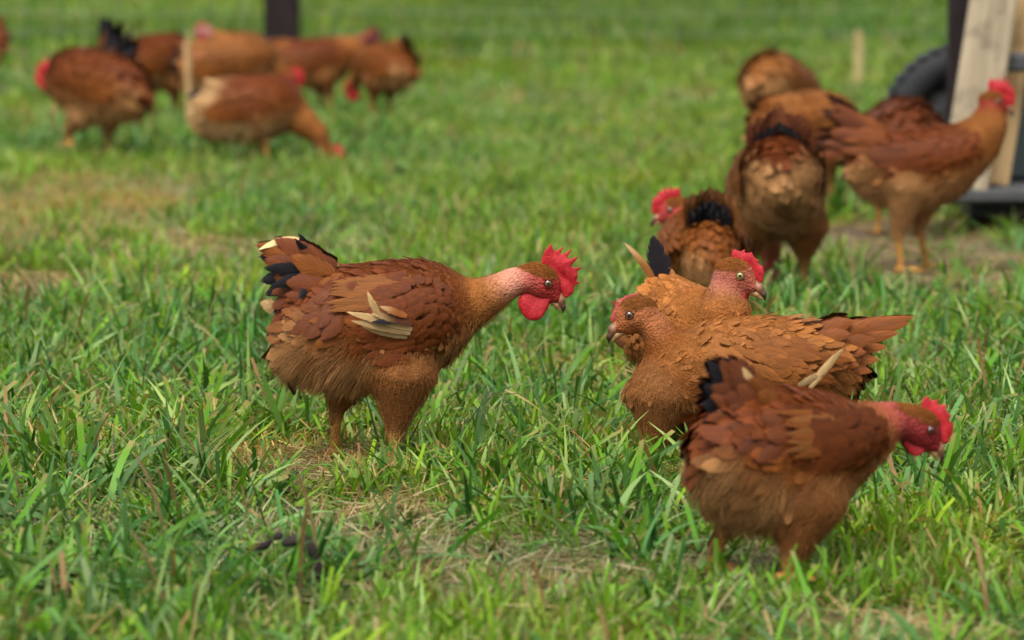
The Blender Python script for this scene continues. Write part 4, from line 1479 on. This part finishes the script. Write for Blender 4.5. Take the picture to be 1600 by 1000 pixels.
for k in range(13):
    fr = .16 + .84 * k / 12
    tail1.append(fq((645 - 6 * fr, 418 + 44 * fr, -(.078 + .026 * math.sin(fr * 2.2))), (515 + R.uniform(-6, 12), 424 + 48 * fr, -(.060 + .032 * math.sin(fr * 2.2))), .0088, (ORANGE * .4 + RUST * .4) * R.uniform(.85, 1.1), n=(0, -1, 1.1 - .9 * fr), snap=(.003, .015),
                    edge=ORANGE * .9, edge_w=.3, lift=.05, curl=.06, camber=.2, inb=R.uniform(-.05, .05), **W1))
P1 = dict(rows=rows,
          neck=[(*q(690, 474), .045, 0), (*q(725, 476), .036, 0), (*q(752, 467), .027, 0), (*q(772, 457), .020, 0), (*q(783, 450), .0175, .9), (*q(802, 439), .0165, 1), (*q(824, 434), .018, 1)],
          head=q(845, 437), hdir=(1, -.10, -.52), hup=(.25, 0, 1), hsize=1.0, comb=1.15, wattle=1.15, comb_lean=-.1,
          legs=[(q(545, 585, .055), q(523, 650, .055), q(520, 727, .055), .048), (q(630, 580, -.055), q(620, 666, -.055), q(612, 727, -.055), .052)],
          wings=[dict(a=(.115, .262), b=(-.045, .225), hw=.075, c0=MAHOG, c1=MAHOG * 1.15, cq=RUST * .9, rows=12, cols=13, quills=0, bulge=.018, fl=.031, fw=.0092),
                 ],
          pal=dict(skin=np.array((.56, .24, .16))), feathers=tail1, hairs=20000)
chicken('rooster with a tall red comb and long wattles stretching its bare neck, in mid picture', 600, 728, 0, P1)

# --- hen in front of the right-hand group, long level tail
q2 = loc(1060, 722, 1000.0, -1)
rows = prof_rows([(974, 618, 608, .015), (982, 590, 622, .038), (997, 568, 634, .054), (1020, 545, 644, .070), (1050, 522, 656, .086), (1090, 500, 678, .098), (1140, 491, 676, .10), (1190, 488, 672, .10),
                  (1235, 490, 662, .095), (1270, 497, 650, .085), (1300, 510, 638, .07), (1325, 525, 622, .05), (1342, 560, 595, .02)], 1060, 722, 1000.0, -1)
fe = []
for sd in (1, -1):
    for (fx, fz), (tx, tz), W, y_ in [((1270, 520), (1432, 497), .017, .008), ((1270, 525), (1425, 506), .017, .014), ((1275, 532), (1405, 520), .018, .020), ((1280, 540), (1385, 540), .018, .025), ((1280, 548), (1372, 560), .018, .03),
                                      ((1280, 552), (1360, 578), .017, .034), ((1280, 556), (1345, 592), .017, .036), ((1285, 520), (1360, 500), .018, .034), ((1280, 530), (1365, 525), .018, .040), ((1278, 540), (1350, 545), .018, .044),
                                      ((1276, 550), (1338, 565), .017, .047), ((1272, 512), (1330, 495), .018, .040), ((1268, 520), (1325, 515), .018, .05), ((1266, 530), (1318, 540), .017, .054)]:
        a = np.array(q2(fx, fz, sd * y_ * .8)); b = np.array(q2(tx, tz, sd * (y_ + .006)))
        c = (RUST * .75 + BROWN * .35) * R.uniform(.8, 1.15)
        fe.append(dict(root=a, d=b - a, n=(-.1, sd, .35), L=float(np.linalg.norm(b - a)), W=W, col=c, tip=c * 1.05, edge=c * 1.5, edge_w=.6, lift=.1, curl=.14, inb=sd * .06, camber=.4))
for (fx, fz, fy), (tx, tz, ty), W, c in [((1258, 592, .108), (1302, 522, .122), .0085, CREAM * .8), ((1240, 588, .110), (1282, 560, .115), .008, CREAM * .45)]:
    a = np.array(q2(fx, fz, fy)); b = np.array(q2(tx, tz, ty))
    fe.append(dict(name='wing_feather', root=a, d=b - a, n=(-.3, 1, .1), L=float(np.linalg.norm(b - a)), W=W, col=c, tip=c * 1.05, lift=.05, curl=.1, inb=-.12))
O2 = ORANGE * 1.05
P2 = dict(rows=rows, neck=[(*q2(1056, 578), .044, 0), (*q2(1048, 560), .034, 0), (*q2(1040, 543), .024, 0), (*q2(1032, 526), .0185, .7), (*q2(1021, 508), .018, 1), (*q2(1008, 495), .0185, 1)],
          head=q2(992, 486), hdir=(1, .12, -.36), hup=(.1, 0, 1), hsize=1.0, comb=.14, wattle=.0, comb_tint=(.9, 6, 3), face=np.array((.29, .090, .030)), cap=ORANGE * .75, iris=(.10, .06, .03), lid=(.10, .035, .015),
          legs=[(q2(1026, 612, .052), q2(1020, 694, .052), q2(1014, 745, .052), .046), (q2(1085, 620, -.05), q2(1080, 690, -.05), q2(1085, 722, -.05), .05)],
          wings=[dict(a=(-.035, .182), b=(-.225, .155), hw=.068, c0=O2, c1=RUST * .9, cq=RUST, rows=12, cols=11, quills=3, bulge=.022, fl=.034, fw=.0082, edge=.65)],
          pal=dict(back=O2 * .85, side=RUST * 1.0, belly=RUST * .7 + TAN * .4, neck=RUST * 1.25, skin=np.array((.27, .092, .030)), thigh=RUST * .8 + TAN * .3), feathers=fe, hairs=20000, rear=.4, beak=1.08)
chicken('hen facing left with its tail held out level, in front of the cluster of birds', 1060, 722, 180, P2)

# --- nearest bird, lower right
s6 = 1215.0; cy6 = math.cos(math.radians(18))
q6 = loc(1205, 905, s6, 1, cy6)
rows = prof_rows([(1084, 718, 708, .02), (1090, 672, 757, .05), (1104, 640, 783, .066), (1128, 615, 804, .076), (1160, 600, 820, .084), (1200, 594, 830, .088), (1240, 596, 830, .088),
                  (1280, 603, 816, .084), (1312, 613, 794, .076), (1340, 628, 764, .062), (1364, 648, 730, .044), (1380, 680, 702, .018)], 1205, 905, s6, 1, cy6)
fe = []
def f6(fr, to, W, c, n, **kw):
    a = np.array(q6(*fr)); b = np.array(q6(*to))
    r = dict(root=a, d=b - a, n=n, L=float(np.linalg.norm(b - a)), W=W, col=np.asarray(c), lift=.15, curl=.2, camber=.4, edge=np.minimum(np.asarray(c) * 1.2, .6))
    r.update(kw); return r
for sd in (-1, 1):
    for (tx, tz), y_ in [((1096, 552), .010), ((1088, 590), .014), ((1084, 620), .016), ((1085, 650), .018), ((1092, 680), .02), ((1120, 545), .008)]:
        fe.append(f6((1165, 622, sd * .006), (tx, tz, sd * y_), .019, BLACK * 1.2, (0, sd, .1), edge=BLACK * 2))
    for (fx, fz), (tx, tz), W, y_, c in [((1180, 610), (1118, 552), .020, .026, BROWN), ((1180, 622), (1130, 590), .018, .034, BROWN * 1.1), ((1180, 640), (1118, 622), .018, .040, BROWN * .8), ((1178, 655), (1108, 655), .018, .042, BROWN * .75),
                                         ((1180, 668), (1115, 685), .018, .046, BROWN * .8), ((1190, 675), (1145, 706), .017, .056, BROWN * .9), ((1205, 620), (1160, 600), .017, .042, RUST * .8), ((1205, 635), (1155, 640), .017, .05, BROWN),
                                         ((1205, 655), (1160, 668), .017, .056, BROWN), ((1200, 605), (1150, 578), .016, .03, RUST * .7)]:
        fe.append(f6((fx, fz, sd * (y_ - .01)), (tx, tz, sd * (y_ + .006)), W, c, (-.15, sd, .25), inb=R.uniform(-.1, .1), snap=(.002, .014)))
for sd in (-1, 1):
    for (tx, tz), y_ in [((1104, 556), .024), ((1140, 548), .022), ((1096, 582), .028), ((1092, 612), .031), ((1092, 642), .033), ((1122, 572), .032), ((1112, 600), .036)]:
        fe.append(f6((1178, 622, sd * (y_ - .008)), (tx, tz, sd * y_), .021, BROWN * R.uniform(.7, 1.2), (-.1, sd, .2), inb=R.uniform(-.1, .1)))
fe += [f6((1170, 600, -.02), (1143, 560, -.03), .0075, CREAM * .7, (0, -1, .3)),
       ]
for k in range(8):
    fr = k / 7
    fe.append(f6((1300 - 8 * fr, 640 + 44 * fr, -(.088 + .018 * math.sin(fr * 2.5))), (1178 + R.uniform(-4, 14), 628 + 64 * fr, -(.070 + .026 * math.sin(fr * 2.5))), .0085, (ORANGE * .5 if k in (1, 3, 5, 6) else RUST * .85) * R.uniform(.85, 1.1), (0, -1, .9 - .8 * fr),
                 name='wing_feather', lift=.05, curl=.06, camber=.25, inb=R.uniform(-.04, .04), snap=(.004, .017)))
P6 = dict(rows=rows, neck=[(*q6(1330, 690), .050, 0), (*q6(1352, 682), .038, 0), (*q6(1368, 672), .026, .2), (*q6(1382, 665), .0205, 1), (*q6(1405, 661), .0180, 1), (*q6(1426, 665), .0185, 1)],
          head=q6(1444, 672), hdir=(1, -.25, -.60), hup=(.3, 0, 1), hsize=.94, comb=.68, wattle=.55, face=np.array((.20, .016, .017)), iris=(.07, .03, .02), wattle_tint=(.75, .8, .9),
          legs=[(q6(1242, 782, -.045), q6(1216, 866, -.045), q6(1208, 904, -.045), .042), (q6(1180, 775, .045), q6(1150, 832, .045), q6(1127, 899, .05), .042)],
          wings=[dict(a=(.145, .205), b=(-.01, .195), hw=.058, c0=MAHOG * .78, c1=MAHOG * .8, cq=RUST, rows=11, cols=10, quills=0, bulge=.016, fl=.034, fw=.0115, edge=.25)],
          pal=dict(skin=np.array((.26, .042, .036)), belly=TAN * .8, side=RUST * .95), feathers=fe, hairs=20000)
chicken('nearest chicken with a crimson bare neck and head bowed, at the lower right', 1205, 905, 18, P6)

# --- young rooster behind the hen, face turned to the camera's right
P3 = gen_pose(rows=[(a * .92, b, c, d) for a, b, c, d in GEN_ROWS], head=(.128, .018, .288), hdir=(.72, .75, -.20), hup=(0, 0, 1), nbase=(.085, 0, .20), nbow=(.025, .0, -.01), pitch=-13, drop=.02, hsize=1.0, comb=.55, wattle=.85,
              face=np.array((.30, .075, .045)), iris=(.30, .26, .07), lid=(.16, .08, .03), tail=dict(a0=100, a1=70, n=0, nb=0, L=.085, x=-.075, z=.245, c=ORANGE * .8, wm=1.2),
              beak=1.06, pal=dict(back=ORANGE * 1.25, side=ORANGE * 1.3, neck=ORANGE * 1.2, skin=np.array((.30, .13, .10))), size=.86)
P3['feathers'] += [dict(root=(-.085, -.010, .236), d=(-.35, -.22, 1), n=(.85, -.45, .2), L=.086, W=.022, col=BLACK * 1.4, curl=.1, lift=.05, camber=.25, edge=BLACK * 4, edge_w=.4),
                   dict(root=(-.090, -.022, .234), d=(-.45, -.42, 1), n=(.85, -.45, .2), L=.088, W=.008, col=ORANGE * .8, tip=CREAM * .8, curl=.2, inb=.25),
                   ]
P3['bumps'] = [((-.060, 0, .19), (-.086, 0, .236), .055, .034)]
chicken('young rooster with black tail tuft and wide open yellow eye, standing behind the level-tailed hen', 1076, 695, -66, P3)

# --- bird seen from behind, head turned left
P4 = gen_pose(head=(.085, .038, .245), hdir=(.10, 1, -.12), nbase=(.07, 0, .18), nbow=(.03, .0, .0), comb=.8, wattle=.7, size=.80, face=np.array((.33, .04, .035)),
              tail=dict(a0=0, a1=0, n=0, nb=0, L=.100, x=-.085, z=.245, c=ORANGE * .75, arch=68, om=.85), pal=dict(back=RUST, neck=RUST))
chicken('rear view of a smaller rooster with a dark tail underside, red head turned left', 1095, 520, 98, P4)

# --- bird with its back end up, pecking away from the camera
P5 = gen_pose(head=(.15, 0, .04), hdir=(.2, 0, -1), hup=(1, 0, .3), nbase=(.12, 0, .22), nbow=(.03, 0, .02), pitch=-28, size=1.08, comb=1, wattle=1,
              tail=dict(a0=0, a1=0, n=0, nb=0, L=.125, x=-.125, z=.285, c=BROWN * 1.6, arch=74, om=1.15), fluffy=.9, legs=[((-.02, .062, .16), (-.01, .062, .085), (.01, .062, .004), .05, .3), ((-.02, -.062, .16), (-.01, -.062, .085), (.01, -.066, .004), .05, -.5)],
              pal=dict(belly=TAN * .95, side=TAN * .8))
chicken('chicken seen from behind with its dark tail raised, head down pecking', 1212, 466, 91, P5)

# --- tall bird at the right edge, standing on bare earth
s7 = 663.0
q7 = loc(1428, 424, s7)
rows = prof_rows([(1325, 262, 256, .02), (1330, 238, 284, .05), (1348, 214, 302, .07), (1372, 203, 314, .082), (1405, 198, 322, .09), (1445, 194, 325, .095), (1480, 190, 320, .092), (1508, 190, 304, .08), (1530, 197, 276, .06), (1545, 210, 256, .04), (1553, 226, 240, .015)], 1428, 424, s7)
P7 = gen_pose(rows=rows, head=q7(1549, 157), hdir=(1, -.15, -.12), hup=(-.05, 0, 1), comb=1.1, wattle=1.0, wattle_tint=(.75, .7, .8), face=np.array((.20, .012, .014)),
              tail=dict(a0=38, a1=10, n=6, nb=2, L=.145, x=-.11, z=.318, wm=.85, c=BROWN * 1.1, black=BROWN * .5), pal=dict(belly=TAN, thigh=TAN * .8 + RUST * .2, neck=ORANGE, skin=ORANGE * .9),
              legs=[(q7(1412, 290, -.05), q7(1398, 362, -.05), q7(1404, 422, -.05), .05), (q7(1450, 290, .05), q7(1440, 358, .05), q7(1455, 420, .05), .05)], res=.005)
P7['neck'] = [(*q7(1515, 228), .058, 0), (*q7(1528, 215), .050, 0), (*q7(1540, 200), .040, 0), (*q7(1546, 186), .032, 0), (*q7(1546, 168), .026, .6)]
P7['wings'] = [dict(a=(.155, .30), b=(-.09, .275), hw=.05, c0=MAHOG * 1.2, c1=MAHOG, cq=BROWN)]
chicken('tall rooster in profile facing right on bare earth, red comb against the pale plank', 1428, 424, 2, P7)

# --- the two birds behind it
PA = gen_pose(head=(.22, .02, .12), hdir=(.6, 0, -.8), hup=(.8, 0, .6), nbase=(.11, 0, .24), tail=dict(a0=50, a1=0, n=6, nb=1, L=.085, c=RUST, z=.30), pitch=-26, size=1.14, pal=dict(back=ORANGE * .85, side=ORANGE * .9))
chicken('ruffled chicken with a small black tail tip, furthest back in the right-hand group', 1222, 268, 62, PA, near=False)
PB = gen_pose(head=(.22, 0, .14), hdir=(.8, 0, -.6), hup=(.6, 0, .8), nbase=(.11, 0, .24), tail=dict(a0=30, a1=-20, n=6, nb=0, L=.10, c=RUST * .8), size=1.06, pitch=-4, pal=dict(back=ORANGE * .8, side=ORANGE * .8))
chicken('brown chicken half hidden behind the tall rooster, dark under the belly', 1262, 330, 28, PB, near=False)
PC = gen_pose(head=(.23, 0, .10), hdir=(.6, 0, -.8), hup=(.8, 0, .6), nbase=(.12, 0, .22), tail=dict(a0=0, a1=-30, n=5, nb=0, L=.08, c=BROWN, z=.28), pal=dict(back=BROWN * 1.2, side=BROWN * 1.4), size=1.12, pitch=-10)
chicken('dark brown back showing behind the leaning plank and the tall rooster', 1405, 368, 96, PC, near=False)

# --- the flock at the upper left
PD = gen_pose(head=(.175, .0, .285), hdir=(.75, .1, -.66), hup=(.66, 0, .75), nbase=(.10, 0, .25), nbow=(.01, 0, .01), hsize=1.22, comb=1.1, wattle=1.35, face=np.array((.33, .012, .016)), tail=dict(a0=98, a1=50, n=4, nb=6, L=.15, x=-.095, z=.35, c=BLACK * 2), size=1.2,
              legs=[((.02, .05, .16), (.075, .05, .10), (.055, .05, .065)), ((-.03, -.05, .16), (-.015, -.05, .085), (-.005, -.05, .004))], pal=dict(thigh=TAN))
chicken('rooster striding left with one foot lifted and black tail feathers, bright red face', 148, 256, 148, PD, near=False)
PE = gen_pose(head=(.19, .0, .30), hdir=(.9, .2, -.3), tail=dict(a0=40, a1=0, nb=0, c=RUST * .8), size=1.1)
chicken('chicken standing just right of the striding rooster, partly hidden by its tail', 250, 192, 40, PE, near=False)
PF = gen_pose(head=(.215, .0, .20), hdir=(.8, 0, -.6), hup=(.6, 0, .8), nbase=(.11, 0, .25), tail=dict(a0=30, a1=-10, c=ORANGE * .7), pal=dict(back=ORANGE * .8, side=RUST), size=1.14)
chicken('golden brown chicken in the middle of the far left cluster, facing right', 365, 205, 5, PF, near=False)
PG = gen_pose(head=(.245, -.0, .035), hdir=(.6, 0, -.8), hup=(.8, 0, .6), nbase=(.125, 0, .17), nbow=(.03, 0, .0), pitch=-4, drop=.055, comb=.9, wattle=.8, tail=dict(a0=0, a1=-40, n=5, nb=2, L=.09, c=CREAM * .8, x=-.14, z=.215),
              pal=dict(belly=CREAM * .85, back=MAHOG * 1.1, side=RUST * .9), rear=1.0, rearcol=CREAM * .3 + TAN * .45, size=1.12)
PG['feathers'] += [dict(root=(-.15, -.02, .20), d=(-.5, 0, -1), n=(-.3, -1, 0), L=.10, W=.016, col=np.array((.015, .10, .095)), curl=.1),
                   dict(root=(-.15, .0, .20), d=(-.6, 0, -1), n=(-.3, -1, 0), L=.10, W=.016, col=np.array((.02, .09, .08)), curl=.1)]
chicken('pecking chicken with cream rump feathers, head down in the grass at the upper left', 400, 258, -6, PG, near=False)
PH = gen_pose(head=(.20, 0, .335), hdir=(.9, -.2, -.3), face=np.array((.42, .2, .18)), comb=.4, wattle=.3, comb_tint=(1, 5, 5), tail=dict(a0=0, a1=-30, n=5, nb=0, L=.09, c=MAHOG), pitch=9, pal=dict(back=MAHOG, side=MAHOG * 1.2))
chicken('dark brown chicken in front of the fence post, its pale face to the left', 394, 172, 176, PH, near=False)
PI_ = gen_pose(head=(.205, 0, .325), hdir=(.95, .2, -.2), face=np.array((.14, .02, .04)), comb=.6, comb_tint=(.25, .4, .9), wattle=.7, wattle_tint=(.5, .6, 1), tail=dict(a0=20, a1=-20, n=5, nb=2, c=RUST))
chicken('chicken facing right with a dark red face, right of the fence post', 500, 182, 4, PI_, near=False)
PJ = gen_pose(head=(.22, 0, .12), hdir=(.6, 0, -.8), hup=(.8, 0, .6), nbase=(.11, 0, .24), pitch=-6, tail=dict(a0=40, a1=10, n=5, nb=1, L=.08, c=RUST), size=.98, pal=dict(back=RUST, side=RUST))
chicken('chicken turned away with a small dark tail tip, rightmost of the left cluster', 600, 190, 128, PJ, near=False)
PK = gen_pose(tail=dict(a0=40, a1=0, c=MAHOG, nb=2, n=6))
chicken('brown tail of a chicken cut off by the left picture edge', -58, 150, 176, PK, near=False)
